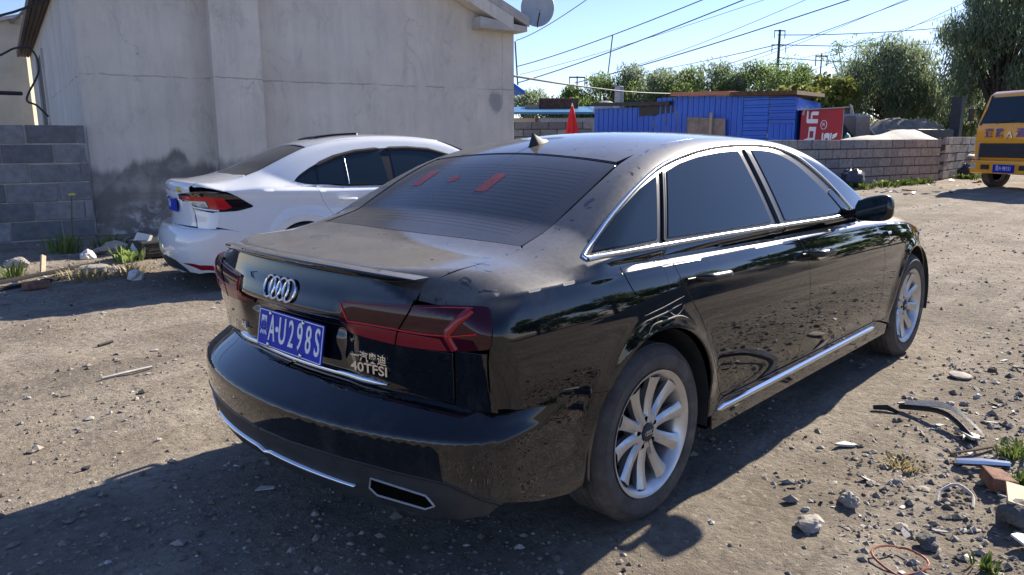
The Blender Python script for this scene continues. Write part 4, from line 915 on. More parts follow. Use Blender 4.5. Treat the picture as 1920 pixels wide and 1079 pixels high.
# ---------------------------------------------------------------- the black sedan
A=Audi()
DS=(0,.80,-.60);DT=(0,0,-1);DR=(1,0,0);DC=(.62,.62,-.48);DSF=(0,1,0)
def arc(cx,r,a0,a1,y,n=26,cz=.333): return [(cx+r*math.cos(R(a0+(a1-a0)*i/n)),y,cz+r*math.sin(R(a0+(a1-a0)*i/n))) for i in range(n+1)]
def build_wheel(name,parent,loc,flip,spin,Rt=.341,Rr=.241,nsp=10,wd=.225,alloy='alloy',rings=True):
    w=empty(name,loc,math.pi if flip else 0);w.parent=parent
    m=MB();hw=wd/2
    prof=[(Rr-.012,-hw+.03),(Rr+.004,-hw+.012),(Rr+.018,-hw+.003),(Rr+.021,-hw+.0005),(Rr+.024,-hw+.0015),(Rr+.05,-hw-.004),(Rr+.062,-hw-.0035),(Rr+.064,-hw-.001),(Rt-.03,-hw+.003),(Rt-.028,-hw+.001),(Rt-.012,-hw+.014),(Rt-.003,-hw+.034)]
    tread=[]
    for k,c in enumerate((-.062,-.022,.022,.062)):
        tread+=[(Rt,c-.017),(Rt,c+.015)] if k==3 else [(Rt,c-.017),(Rt,c+.015),(Rt-.007,c+.0155),(Rt-.007,c+.022)]
    prof=prof+tread+[(r,-y) for r,y in prof[::-1]]
    m.lathe(prof,72);ty=m.build('tyre',M['tyre'],w,smooth=True)
    m=MB();f=-hw  # outer side is -y
    m.lathe([(Rr-.013,hw-.02),(Rr-.022,hw-.03),(Rr-.035,0),(Rr-.033,f+.05),(Rr-.020,f+.022),(Rr-.006,f+.008),(Rr+.004,f+.004),(Rr+.003,f+.012),(Rr-.013,f+.03)],60)
    for i in range(nsp):
        a=2*math.pi*i/nsp+spin;ca,sa=math.cos(a),math.sin(a)
        sec=[];N=7
        for j in range(N):
            t=j/(N-1);r=.040+(Rr-.026-.040)*t;wdt=.0195+.0095*t+.010*max(0,t-.8)*4;yf=f+.030+.018*math.sin(t*math.pi)*.6-.016*t;dep=.045-.012*t
            sec.append([(r,-wdt,yf+.012),(r,-wdt*.42,yf),(r,wdt*.42,yf),(r,wdt,yf+.012),(r,wdt*.8,yf+dep),(r,-wdt*.8,yf+dep)])
        v=[];fc=[]
        for s_ in sec:
            for r,tg,y in s_: v.append((r*ca-tg*sa,y,r*sa+tg*ca))
        for j in range(N-1):
            for q in range(6):
                x0=j*6+q;x1=j*6+(q+1)%6;fc.append((x0,x1,x1+6,x0+6))
        m.add(v,fc)
    m.lathe([(.001,f+.034),(.066,f+.034),(.072,f+.042),(.072,f+.09)],40)
    m.build('rim',M[alloy],w,smooth=True)
    m=MB();m.lathe([(.0005,f+.024),(.030,f+.024),(.035,f+.028),(.036,f+.036)],32);m.build('hub_cap',M['plastic'],w,smooth=True)
    if rings:
        m=MB()
        for k in range(4):
            cx=(k-1.5)*.0115;m.tube([(cx+.0085*math.cos(q*math.pi/8),f+.0225,.0085*math.sin(q*math.pi/8)) for q in range(17)],.0011,5,False)
        m.build('emblem',M['satin_trim'],w)
    for i in range(5):
        a=2*math.pi*i/5+spin+.31;m=MB();c=(.054*math.cos(a),f+.0335,.054*math.sin(a))
        m.lathe([(.0005,-.0015),(.011,-.0015),(.012,.004)],12,c=c);m.build('wheel_bolt',M['shut'],w)
    m=MB();m.lathe([(.05,f+.10),(.155,f+.10),(.155,f+.12),(.05,f+.12)],40);m.build('brake_disc',M['dark_metal'],w,smooth=True)
    m=MB();m.lathe([(.001,f+.13),(Rr-.036,f+.13)],32);m.build('wheel_back',M['shut'],w)
    return w
def build_audi():
    car=empty('black_sedan',(0,0,0),0,'dusty black four-door sedan with scratched rear quarter parked in the foreground','car')
    full,low,bmp=A.full,A.lower,A.bumper
    blk=M['black_paint'];sh=M['shut'];bt=M['black_trim']
    def both(name,p,mat,par=car,label=None):
        o1=pobj(name,[p],mat,par,label);o2=pobj(name,[mir(p)],mat,par,label);return o1,o2
    def sub(name,p,mat,pars):
        return pobj(name,[p],mat,pars[0]),pobj(name,[mir(p)],mat,pars[1])
    # traced panel lines (x, y, z of the right-hand side)
    rd_rear=cr([(.122,-.845,1.024),(.140,-.873,.962),(.166,-.906,.888),(.218,-.922,.808),(.292,-.930,.710),(.370,-.935,.564),(.455,-.916,.43),(.482,-.910,.388)],4)+[(.495,-.910,.365),(.520,-.910,.350)]
    rd_bot=[(.56,-.906,.345),(.838,-.906,.343),(1.255,-.906,.344)]
    mid=cr([(1.137,-.86,1.010),(1.20,-.872,.970),(1.255,-.890,.935),(1.290,-.915,.845),(1.305,-.930,.701),(1.297,-.927,.527),(1.255,-.911,.345)],5)
    fd_front=cr([(2.33,-.842,.952),(2.342,-.892,.895),(2.378,-.923,.754),(2.385,-.929,.624),(2.380,-.921,.46),(2.375,-.911,.375)],4)+[(2.35,-.909,.347)]
    dlo_b=[(-.309,-.827,1.027),(-.126,-.84,1.029),(.141,-.843,1.028),(.581,-.848,1.026),(1.125,-.857,1.019),(1.94,-.862,1.001)]
    dlo_t=cr([(-.312,-.812,1.036),(-.285,-.800,1.047),(-.216,-.779,1.078),(-.066,-.746,1.155),(.158,-.705,1.249),(.384,-.665,1.317),(.658,-.637,1.362),(.866,-.623,1.381),(1.081,-.615,1.389),(1.27,-.617,1.387),(1.451,-.63,1.375),(1.56,-.656,1.348),(1.658,-.684,1.312),(1.746,-.722,1.258),(1.83,-.765,1.192),(1.905,-.807,1.115),(1.985,-.85,1.03)],3)
    dlo=dlo_b+[(1.99,-.860,1.004)]+dlo_t[::-1]
    glass_edge=cr([(.209,-.566,1.32),(.014,-.590,1.237),(-.148,-.596,1.155),(-.270,-.602,1.100),(-.405,-.614,1.059)],4)
    seam=cr([(-.42,-.622,1.054),(-.514,-.632,1.040),(-.637,-.644,1.027),(-.763,-.648,1.014),(-.85,-.625,.995)],4)
    tail_t=[(-.882,-.622,.941),(-.857,-.713,.936),(-.830,-.776,.939),(-.799,-.818,.939),(-.787,-.832,.936),(-.784,-.841,.927)]
    tail_r=[(-.800,-.860,.884),(-.807,-.864,.835),(-.811,-.860,.820)]
    bs=[(-.812,-.852,.780),(-.808,-.849,.735),(-.802,-.848,.690),(-.788,-.862,.630),(-.735,-.888,.615),(-.60,-.906,.600),(-.472,-.912,.590),(-.33,-.928,.580)]
    arch_r=arc(0,.398,141,-5,-.925)
    roof_side=[(1.66,-.545,1.405),(1.3,-.535,1.43),(.9,-.535,1.425),(.55,-.545,1.40),(.35,-.555,1.365)]
    wscreen=[(2.26,-.79,1.03),(2.05,-.715,1.17),(1.86,-.64,1.30),(1.74,-.575,1.375)]
    crease=[[(x,-float(A.Yp(x))+A.ins+(.95*o if o>0 else .2*o),float(A.zc(x))+o) for x in np.arange(-.78,3.3,.012)] for o in(-.024,-.015,-.008,-.003,.002,.007,.014,.022)]
    # quarter panel with C-post, cant rail and A-post
    poly=seam+tail_t+tail_r+bs+arch_r+[(.43,-.905,.285),(.49,-.905,.335)]+rd_rear[::-1]+[(.12,-.845,1.028),(-.126,-.84,1.029)]+[dlo_b[0]]+dlo_t+[(2.02,-.861,1.004),(2.15,-.85,.995)]+wscreen+roof_side+glass_edge
    both('quarter_panel',patch(full,poly,DS,.017,rows=crease),blk)
    # doors
    dr=both('door',patch(full,rd_rear+rd_bot+mid[::-1]+[(1.125,-.857,1.016),(.581,-.848,1.024)],DS,.014,rows=crease),blk,label='rear door with scuffed lower skin')
    df=both('door',patch(full,mid+[(1.6,-.906,.343),(2.0,-.906,.344)]+fd_front[::-1]+[(2.1,-.862,.985),(1.94,-.862,.999)],DS,.014,rows=crease),blk,label='front door')
    # fender, bonnet, nose
    poly=fd_front+[(2.45,-.905,.33),(2.60,-.905,.29)]+arc(3.012,.398,186,18,-.92)+[(3.45,-.85,.46),(3.55,-.80,.60),(3.50,-.76,.735),(3.2,-.755,.87),(2.85,-.775,.945),(2.5,-.80,.985),(2.2,-.84,.992)]
    both('fender',patch(full,poly,DS,.02,rows=crease),blk)
    hood=[(2.42,0,1.0),(2.36,.5,1.),(2.24,.78,.99),(2.5,.79,.98),(2.85,.765,.94),(3.2,.745,.87),(3.5,.70,.76),(3.62,.5,.72),(3.68,0,.7)]
    hood=hood+[(x,-y,z) for x,y,z in hood[::-1]][1:-1]
    pobj('bonnet',[patch(low,hood,DT,.03)],blk,car)
    p=patch(low,[(3.38,-.86,.46),(3.45,-.85,.30),(3.6,-.75,.25),(3.85,-.3,.25),(3.88,0,.25),(3.88,0,.68),(3.80,-.35,.66),(3.62,-.70,.62),(3.5,-.83,.58)],(-.75,.66,0),.04,inset=0)
    pobj('front_bumper',[p,mir(p)],blk,car)
    gp=patch(low,[(3.85,-.30,.33),(3.88,0,.33),(3.88,.30,.33),(3.8,.38,.62),(3.85,0,.65),(3.8,-.38,.62)],(-1,0,0),.04,off=.004);pobj('grille',[gp],bt,car)
    both('headlight',patch(low,[(3.78,-.42,.60),(3.62,-.70,.60),(3.5,-.82,.64),(3.48,-.80,.70),(3.62,-.66,.71),(3.76,-.45,.67)],(-.7,.6,-.35),.03,off=.006),M['lamp_clear'])
    ws=[(2.30,0,1.18),(2.26,-.5,1.1)]
    wsp=[(2.47,0,1.08),(2.40,-.45,1.08),(2.27,-.775,1.03),(2.05,-.70,1.17),(1.86,-.625,1.30),(1.73,-.55,1.385),(1.70,-.3,1.41),(1.69,0,1.42)]
    wsp=wsp+[(x,-y,z) for x,y,z in wsp[::-1]][1:-1]
    pobj('windscreen',[patch(full,wsp,(-.6,0,-.8),.03,off=-.003)],M['tint_glass'],car)
    # roof
    roof=roof_side[::-1]+[(1.74,-.53,1.385),(1.69,-.3,1.41),(1.68,0,1.42)]
    rear_top=[(.215,0,1.357),(.213,-.297,1.344),(.222,-.545,1.325)]
    half=rear_top+roof
    roofp=half+[(x,-y,z) for x,y,z in half[::-1]][1:-1]
    pobj('roof',[patch(full,roofp,DT,.03,inset=.0012)],blk,car)
    # rear window
    ge=[(x-.002,y+.008,z) for x,y,z in glass_edge]
    half=[(.205,0,1.35),(.203,-.297,1.342)]+ge+[(-.432,-.431,1.066),(-.458,-.177,1.071),(-.464,0,1.071)]
    bgp=half+[(x,-y,z) for x,y,z in half[::-1]][1:-1]
    rg=pobj('rear_window',[patch(full,bgp,(.35,0,-.93),.022,off=-.003)],M['back_glass'],car)
    lines=[]
    for k in range(19):
        t=(k+1.2)/20.5;x=-.43+.60*t
        lines.append(strip(full,[(x+.0*abs(y),y,1.2) for y in np.linspace(-.50,.50,15)],(.35,0,-.93),.0008,.0002,-.0028,.04))
    for s_ in(-1,1): lines.append(strip(full,[(x,s_*.515,1.2) for x in np.linspace(-.38,.15,12)],(.35,0,-.93),.0015,.0002,-.0028,.03))
    pobj('defroster_lines',lines,M['back_glass'],rg)['kind']='stuff'
    wd=(.35,0,-.93)
    def st_band(y0,x0,y1,x1,w):
        d_=np.array([x1-x0,y1-y0]);d_/=np.linalg.norm(d_);n_=np.array([-d_[1],d_[0]])*w/2
        return [(x0+n_[0],y0+n_[1],1.2),(x1+n_[0],y1+n_[1],1.2),(x1-n_[0],y1-n_[1],1.2),(x0-n_[0],y0-n_[1],1.2)]
    o=pobj('sticker',[patch(full,st_band(-.100,-.115,-.100,.045,.065),wd,.02,0,off=-.0018,skirt=0)],M['sticker_red'],rg)
    o=pobj('sticker',[patch(full,st_band(.365,-.08,.365,.075,.065),wd,.02,0,off=-.0018,skirt=0)],M['sticker_red'],rg)
    pobj('sticker',[patch(full,[(-.035+.03*math.cos(q*math.pi/10),.15+.03*math.sin(q*math.pi/10),1.25) for q in range(20)],wd,.01,0,off=-.0018,skirt=0)],M['sticker_red'],rg)
    # boot lid: deck + rear face
    deck_rear=[(-.955+.20*y*y,y,1.02) for y in np.linspace(-.615,.615,25)]
    gb=[(-.470,0,1.07),(-.464,-.177,1.071),(-.438,-.431,1.066),(-.41,-.612,1.057)]
    gbl=[(x,-y,z) for x,y,z in gb[::-1]]
    sl=[(x,-y,z) for x,y,z in seam]
    deck=gbl[:-1]+gb+seam+deck_rear[1:-1]+sl[::-1]
    face_r=[(-.85,-.621,.992),(-.882,-.621,.943),(-.90,-.612,.905),(-.905,-.57,.84),(-.905,-.555,.80),(-.853,-.750,.797),(-.846,-.742,.73),(-.838,-.730,.628)]
    face=face_r+[(-.95,0,.624)]+[(x,-y,z) for x,y,z in face_r[::-1]]+[(-.97,0,1.0)]
    bl=pobj('boot_lid',[patch(full,deck,(.12,0,-1),.02,skirt=.008),patch(full,face,DR,.018)],blk,car)
    # lip spoiler on the boot edge
    m=MB();ys=np.linspace(-.612,.612,61);sec=[(.11,-.003),(.06,.001),(.012,.005),(.001,.002),(-.001,-.003),(.006,-.014),(.016,-.022),(.04,-.026)]
    v=[];k=len(sec)
    for y in ys:
        e=min(1,(.618-abs(y))/.10);e=max(.05,e)**.6;q=y/.66
        for dx,dz in sec:
            z=A.Zd(-.99+.2*y*y)-.020*(y/.7)**2-.30*max(abs(y)-.6,0)**2-.008*abs(q)**3
            v.append((-.986+.215*y*y+dx+.018*(1-e)+.05*max(abs(y)-.52,0)**1.2*4,y,z+(dz*e if dz>0 else dz*(.25+.75*e))+.0015*e-.004*(1-e)))
    f=[(i*k+j,i*k+j+1,(i+1)*k+j+1,(i+1)*k+j) for i in range(60) for j in range(k-1)]
    m.add(v,f);m.add([v[j] for j in range(k)],[tuple(range(k))]);m.add([v[60*k+j] for j in range(k)],[tuple(range(k-1,-1,-1))])
    m.build('spoiler',blk,car,smooth=True)
    # belt mouldings, window surround and glass
    both('window_surround',patch(full,dlo,DS,.03,0,off=-.003,skirt=.006),bt)
    q=[(-.262,-.811,1.046),(-.196,-.789,1.080),(-.047,-.756,1.158),(.134,-.722,1.231),(.278,-.697,1.272),(.098,-.83,1.054),(-.112,-.829,1.051)]
    both('window',patch(full,q,DS,.02,0,off=.0005,skirt=.004),M['tint_glass'],label='small triangular rear quarter window')
    q=[(.173,-.831,1.052),(.372,-.687,1.288),(.497,-.671,1.317),(.67,-.657,1.341),(.872,-.648,1.356),(1.042,-.645,1.361),(1.020,-.843,1.045),(.554,-.837,1.047)]
    sub('window',patch(full,q,DS,.02,0,off=.0005,skirt=.004),M['tint_glass'],dr)
    q=cr([(1.181,-.643,1.363),(1.341,-.650,1.353),(1.45,-.668,1.331),(1.56,-.70,1.29),(1.66,-.748,1.215),(1.75,-.796,1.134),(1.835,-.855,1.026)],3)+[(1.162,-.845,1.042)]
    sub('window',patch(full,q,DS,.02,0,off=.0005,skirt=.004),M['tint_glass'],df)
    q=[(1.865,-.85,1.03),(1.78,-.80,1.135),(1.83,-.78,1.15),(1.95,-.845,1.04)]
    sub('quarter_light',patch(full,q,DS,.02,0,off=.0008,skirt=.004),M['tint_glass'],df)
    loop=[dlo_b[0]]+dlo_b[1:]+[(1.985,-.861,1.004)]
    both('chrome_moulding',strip(full,dlo_b+[(1.985,-.86,1.003)],DS,.020,.006,0,.03),M['satin_trim'])
    both('chrome_moulding',strip(full,[(-.309,-.827,1.027)]+dlo_t,DS,.016,.006,0,.02),M['satin_trim'])
    # B-post covers
    for a,b in(((1.095,-.85,1.035),(1.117,-.640,1.366)),((.135,-.838,1.045),(.335,-.69,1.285))):
        both('pillar_cover',strip(full,[a,b],DS,.045 if a[0]>1 else .020,.004,0,.03),bt)
    # sill and its bright strip
    sill=[(.43,-.905,.283),(.49,-.905,.332),(.53,-.906,.341),(1.25,-.906,.338),(2.36,-.905,.341),(2.44,-.905,.325),(2.58,-.905,.285),(2.56,-.90,.225),(.45,-.90,.215)]
    sl_=both('sill',patch(full,sill,DS,.03,.002),blk)
    sub('sill_strip',strip(full,[(.47,-.905,.297),(1.2,-.906,.30),(2.34,-.905,.306)],DS,.034,.010,0,.05,taper=.02),M['chrome'],sl_)
    # rear bumper
    top=[(-.94+.21*y*y,y,.630) for y in np.linspace(0,-.735,16)]
    bl_=[(-.50,-.897,.268),(-.62,-.885,.285),(-.76,-.855,.318),(-.82,-.835,.350),(-.90,-.765,.405),(-.985,-.66,.434),(-1.05,-.45,.44),(-1.09,-.2,.435),(-1.10,0,.432)]
    cz=lambda zs:[tuple(q) for q in project(bmp,[(-2,0,z) for z in zs],DR)[0]]
    b_out=cz(np.linspace(.438,.625,18))+top+[(-.800,-.855,.628)]+[(-.770,-.875,.640),(-.735,-.888,.652),(-.60,-.906,.634),(-.472,-.912,.610),(-.33,-.928,.587)]+arc(0,.400,141,188,-.92,10)+[(-.425,-.897,.262)]+bl_
    p1=patch(bmp,b_out,DC,.018,inset=0,skirt=.0)
    p2=patch(full,[(-.852,-.756,.806),(-.845,-.748,.73),(-.836,-.736,.618),(-.780,-.866,.618),(-.790,-.860,.664),(-.802,-.848,.690),(-.808,-.849,.735),(-.812,-.854,.806)],(.7,.6,0),.015,.002)
    rb=pobj('rear_bumper',[p1,mir(p1),p2,mir(p2)],blk,car)
    v_low=[(-1.055,0,.285),(-1.05,-.25,.285),(-1.00,-.50,.285),(-.93,-.68,.275),(-.86,-.785,.272),(-.80,-.84,.285),(-.76,-.855,.312)]
    val=bl_[::-1][:-3]+[bl_[2]]+v_low[::-1]+cz(np.linspace(.29,.425,8))
    p1=patch(bmp,val,DC,.02,inset=0,off=-.007,skirt=0)
    vl=pobj('lower_valance',[p1,mir(p1)],M['plastic'],car)
    s1=strip(bmp,cz([.335])+[(-1.075+.24*y*y,y,.335) for y in np.linspace(-.03,-.46,19)],DC,.015,.008,-.004,.03)
    pobj('valance_strip',[s1,mir(s1)],M['chrome'],vl)
    bead=strip(bmp,[(a,b,c-.004) for a,b,c in bl_[2:]],DC,.010,.006,-.003,.03);pobj('bumper_lip',[bead,mir(bead)],bt,car)
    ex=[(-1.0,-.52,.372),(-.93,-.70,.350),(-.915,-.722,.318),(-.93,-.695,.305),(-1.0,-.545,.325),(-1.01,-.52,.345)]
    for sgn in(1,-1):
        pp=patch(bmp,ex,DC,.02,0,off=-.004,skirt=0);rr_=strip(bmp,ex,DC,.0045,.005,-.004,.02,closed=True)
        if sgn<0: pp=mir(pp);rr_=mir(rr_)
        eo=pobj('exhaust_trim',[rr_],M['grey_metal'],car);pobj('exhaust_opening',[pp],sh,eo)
    # tail lamps
    to=[(-.959,-.329,.916),(-.931,-.470,.923),(-.895,-.609,.929),(-.857,-.713,.935),(-.830,-.776,.938),(-.799,-.818,.938),(-.787,-.832,.935),(-.784,-.841,.926),(-.800,-.862,.884),(-.806,-.866,.838),(-.811,-.860,.822),(-.837,-.804,.811),(-.859,-.735,.802),(-.886,-.644,.798),(-.910,-.556,.798),(-.935,-.434,.804),(-.946,-.335,.812),(-.964,-.330,.869)]
    DL=(.78,.58,-.2)
    tl=both('tail_light',patch(full,to,DL,.014,.001,off=.007,skirt=.014),M['tail_lens'])
    lowp=[(-.945,-.345,.815),(-.935,-.434,.808),(-.910,-.556,.801),(-.886,-.644,.801),(-.859,-.735,.805),(-.868,-.715,.838),(-.907,-.595,.843),(-.936,-.473,.846),(-.954,-.368,.846)]
    sub('reflector',patch(full,lowp,DL,.015,0,off=.0082,skirt=.002),M['tail_dark_red'],tl)
    sub('light_bar',strip(full,[(-.964,-.345,.905),(-.956,-.371,.853),(-.936,-.473,.854),(-.917,-.556,.853),(-.907,-.595,.850),(-.886,-.671,.849),(-.859,-.759,.853),(-.830,-.832,.866)],DL,.0055,.0025,.0078,.015),M['red_bright'],tl)
    sub('light_bar',strip(full,[(-.815,-.795,.925),(-.842,-.765,.892),(-.862,-.745,.862),(-.862,-.745,.845),(-.850,-.762,.810)],DL,.026,.0022,.0078,.015),M['tail_red'],tl)
    sub('light_bar',strip(full,[(-.950,-.345,.908),(-.928,-.474,.914),(-.892,-.613,.920),(-.856,-.717,.927),(-.815,-.800,.930)],DL,.004,.0015,.0078,.02),M['tail_dark_red'],tl)
    sub('lamp_seam',strip(full,cr([(-.882,-.622,.941),(-.900,-.615,.910),(-.909,-.592,.875),(-.913,-.570,.841),(-.910,-.554,.798)],4),DL,.005,.003,.0068,.01),sh,tl)
    # chrome strip, emblem, lettering, plate
    cs=strip(full,[(-.95,y,.649+.006*abs(y)) for y in np.linspace(-.49,.49,40)],DR,.030,.010,.001,.03,taper=.08);pobj('boot_strip',[cs],M['chrome'],bl)
    for k in range(4):
        m=MB();cy=(1.5-k)*.0455;m.tube([(float(A.Xrear(abs(cy+.0365*math.cos(q*math.pi/16)),.913+.0365*math.sin(q*math.pi/16)))-.005-.002*(k%2),cy+.0365*math.cos(q*math.pi/16),.913+.0365*math.sin(q*math.pi/16)) for q in range(33)],.0047,8,False);m.build('emblem_ring',M['chrome'],bl,smooth=True)
    ti=.1725;up=Vector((math.sin(ti),0,math.cos(ti)));rt=Vector((0,-1,0));outn=Vector((-math.cos(ti),0,math.sin(ti)));pc_=Vector((-.962,0,.7398))
    m=MB();m.prism([(-.22,-.07),(.22,-.07),(.22,.07),(-.22,.07)],-.002,.003,lambda u,w,t:pc_+rt*u+up*w+outn*t)
    pl=m.build('number_plate',M['plate_blue'],car,bevel=.004)
    m=MB()
    for u0,u1,w0,w1 in((-.216,.216,.0625,.0655),(-.216,.216,-.0655,-.0625),(-.216,-.213,-.0625,.0625),(.213,.216,-.0625,.0625)):
        m.prism([(u0,w0),(u1,w0),(u1,w1),(u0,w1)],.0025,.0045,lambda u,w,t:pc_+rt*u+up*w+outn*t)
    m.build('plate_border',M['plate_white'],pl)
    mx=lambda u,w,t=.0042:basism(rt,up,outn,pc_+rt*u+up*w+outn*t)
    letters('plate_lettering','黑',.078,M['plate_white'],pl,mx(-.178,.004),.001,sx=.66,bold=.0010)
    for ch,u in zip('AU298S',(-.118,-.045,.016,.073,.130,.186)):
        letters('plate_lettering',ch,.136,M['plate_white'],pl,mx(u,0),.001,sx=.56 if ch!='A' else .5,bold=.0012)
    letters('plate_lettering','·',.12,M['plate_white'],pl,mx(-.082,0),.001,bold=.003)
    for u,w in((-.135,.057),(.09,.057),(-.135,-.057),(.09,-.057)):
        m=MB();m.lathe([(.0005,.007),(.006,.006),(.008,.002)],12,'z');o=m.build('plate_screw',M['satin_trim'],pl,smooth=True);o.matrix_local=mx(u,w,.003)
    lx=lambda y,z,o=.004:basism(Vector((.0,-1,0)),Vector((.05,0,1)).normalized(),Vector((-1,0,.05)).normalized(),(float(A.Xt(z)+.22*y*y)-o,y,z))
    def rear_text(nm,txt,size,y,z,sx=1,bold=0):
        # turned with the curve of the lid
        ang=math.atan2(.44*abs(y),1);sg=-1 if y<0 else 1
        rgt=Vector((sg*-.0-math.sin(ang)*(-1 if y<0 else 1),-math.cos(ang),0));nn=Vector((-math.cos(ang),math.sin(ang)*(-1 if y<0 else 1)*1,0))
        x=float(A.Xrear(abs(y),z))
        X=Vector((math.sin(ang)*(1 if y<0 else -1),-math.cos(ang),0));Y=Vector((0,0,1));Z=X.cross(Y)
        return letters(nm,txt,size,M['chrome'],bl,basism(X,Y,Z,Vector((x,y,z))+Z*.005),.0015,sx=sx,bold=bold)
    rear_text('badge','40TFSI',.044,-.425,.696,1.32,.0007)
    rear_text('badge','一汽奥迪',.037,-.43,.734,1.05,.0006)
    rear_text('badge','A6L',.042,.40,.705,1.05,.0005)
    # fuel flap, handles, mirror, antenna, small badges
    fl=cr([(-.162,-.851,.994),(-.083,-.844,.998),(.028,-.838,.990),(.066,-.850,.976),(.070,-.885,.943),(.071,-.904,.893),(.055,-.909,.872),(-.004,-.909,.872),(-.114,-.903,.884),(-.142,-.900,.896),(-.165,-.880,.949)],3,True)
    ff=patch(full,fl,DS,.012,.001,off=.0012,skirt=.006);o=pobj('fuel_flap',[ff],blk,car)
    s1=strip(full,fl,DS,.0045,.001,.0,.01,closed=True);pobj('flap_gap',[s1],sh,o)
    for (x0,x1,z),pars in(((.228,.440,.893),dr),((1.276,1.490,.868),df)):
        n=13;pth=[];rad=[]
        for i in range(n):
            t=i/(n-1);x=x0+(x1-x0)*t;b=math.sin(min(1,min(t,1-t)*5)*math.pi/2)
            y=-float(A.Yp(x))+.008-.046*b;pth.append((x,y,z+.004-.008*(t-.5)));rad.append(.007+.0115*b)
        mR=MB();mR.tube(pth,rad,10)
        for s_,pr in((1,pars[0]),(-1,pars[1])):
            mm=MB();mm.add([(a,b*s_,c) for a,b,c in mR.v],mR.f);mm.build('handle',bt,pr,smooth=True)
    for s_ in(1,-1):
        mm=MB();n1,n2=20,28;v=[];f=[]
        for i in range(n1+1):
            a=-math.pi/2+math.pi*i/n1
            for j in range(n2):
                b=2*math.pi*j/n2
                sp=lambda t,e:math.copysign(abs(t)**e,t)
                y=sp(math.cos(b),.62)*sp(math.cos(a),.75);z=sp(math.sin(b),.62)*sp(math.cos(a),.75);x=sp(math.sin(a),1)
                xx=.0+(.105*x if x>0 else .030*x);yy=.094*y*(1-.10*z);zz=.066*z*(1+.12*y)-.004
                v.append((1.79+xx,(-1.03-yy)*1.0 if s_>0 else (1.03+yy),1.066+zz+.012*y))
        for i in range(n1):
            for j in range(n2):
                a=i*n2+j;b=i*n2+(j+1)%n2;f.append((a,b,b+n2,a+n2))
        mm.add(v,f);mo=mm.build('door_mirror',blk,car,smooth=True)
        mm=MB();mm.tube([(1.86,s_*-.85,1.024),(1.835,s_*-.90,1.022),(1.81,s_*-.95,1.036)],[.030,.026,.026],10);mm.build('mirror_arm',bt,mo,smooth=True)
        mm=MB();mm.prism([(-.07,-.045),(.060,-.049),(.077,-.024),(.074,.040),(.045,.051),(-.066,.046),(-.08,.016)],0,.003,lambda u,w,t:(1.7585-t,s_*(-1.03-u),1.064+w+.010*u/.1));mm.build('mirror_glass',M['tint_glass'],mo)
    m=MB();v=[];pts=[(.43,.0,0),(.42,.012,.012),(.385,.022,.020),(.34,.050,.020),(.325,.062,.012),(.318,.064,.006),(.312,.05,.010),(.303,.012,.018),(.295,.0,.02)]
    base=lambda x:float(A.Zr(x))-.004
    for x,hh,w in pts: v+=[(x,-w-.006,base(x)-.004),(x,-w*.45,base(x)+hh*.7),(x,0,base(x)+hh),(x,w*.45,base(x)+hh*.7),(x,w+.006,base(x)-.004)]
    f=[(i*5+j,i*5+j+1,i*5+j+6,i*5+j+5) for i in range(len(pts)-1) for j in range(4)];m.add(v,f);m.build('roof_antenna',M['cable_black'],car,smooth=True)
    both('side_badge',strip(full,[(2.475,-.92,.862),(2.535,-.92,.862)],DSF,.018,.004,0,.02),M['chrome'])
    # scrape marks over the rear arch, right-hand side only
    sc=[strip(full,[(-.10,-.92,.806),(.02,-.92,.818),(.165,-.92,.838)],DSF,.004,.0005,0,.02,taper=.2),strip(full,[(-.11,-.92,.786),(.03,-.92,.797),(.14,-.92,.812)],DSF,.006,.0004,0,.02,taper=.25),
        strip(full,cr([(-.10,-.92,.742),(-.06,-.92,.768),(.02,-.92,.772),(.12,-.92,.770),(.19,-.92,.745)],4),DSF,.007,.0004,0,.02,taper=.3),strip(full,cr([(.05,-.92,.80),(.09,-.92,.775),(.14,-.92,.79),(.155,-.92,.81)],4),DSF,.004,.0004,0,.02,taper=.3)]
    o=pobj('scrape_marks',sc,flat('scraped_paint',(.16,.155,.15),.7,var=.5,scale=60),car,'pale scrape marks above the rear wheel arch')
    # inner structure: dark shell behind the gaps, liners, floor
    xs=np.linspace(-.90,3.70,64);an=np.linspace(R(8),R(172),44);O=[];D=[]
    for x in xs:
        for a in an: O.append((x,-1.6*math.cos(a),.70+1.6*math.sin(a)));D.append((0,math.cos(a),-math.sin(a)))
    O=np.array(O);D=np.array(D);Q,ok=cast(full,O,D,tmax=3);N=grad(full,Q);Q=Q-N*.028
    k=len(an);F=[(i*k+j,i*k+j+1,(i+1)*k+j+1,(i+1)*k+j) for i in range(len(xs)-1) for j in range(k-1)]
    m=MB();m.add(Q.tolist(),F);m.build('inner_shell',sh,car,smooth=True,fix=False)
    m=MB();m.box((1.5,0,.45),(2.05,1.72,.50));m.box((-.62,0,.52),(.42,1.45,.36));m.box((1.45,0,.42),(4.4,1.10,.40));m.box((-.72,0,.62),(.20,1.16,.56));m.build('underbody',sh,car)
    for cx in(0,3.012):
        for s_ in(-1,1):
            m=MB();n=24;v=[]
            for i in range(n+1):
                a=R(-12+204*i/n);v+=[(cx+.402*math.cos(a),s_*.908,.333+.402*math.sin(a)),(cx+.402*math.cos(a),s_*.58,.333+.402*math.sin(a))]
            f=[(2*i,2*i+1,2*i+3,2*i+2) for i in range(n)]+[tuple(2*i+1 for i in range(n+1))];m.add(v,f);m.build('wheel_liner',M['plastic'],car,smooth=False,fix=False)
            build_wheel('wheel',car,(cx,s_*.797,.333),s_>0,.16 if cx==0 else .42)
    return car
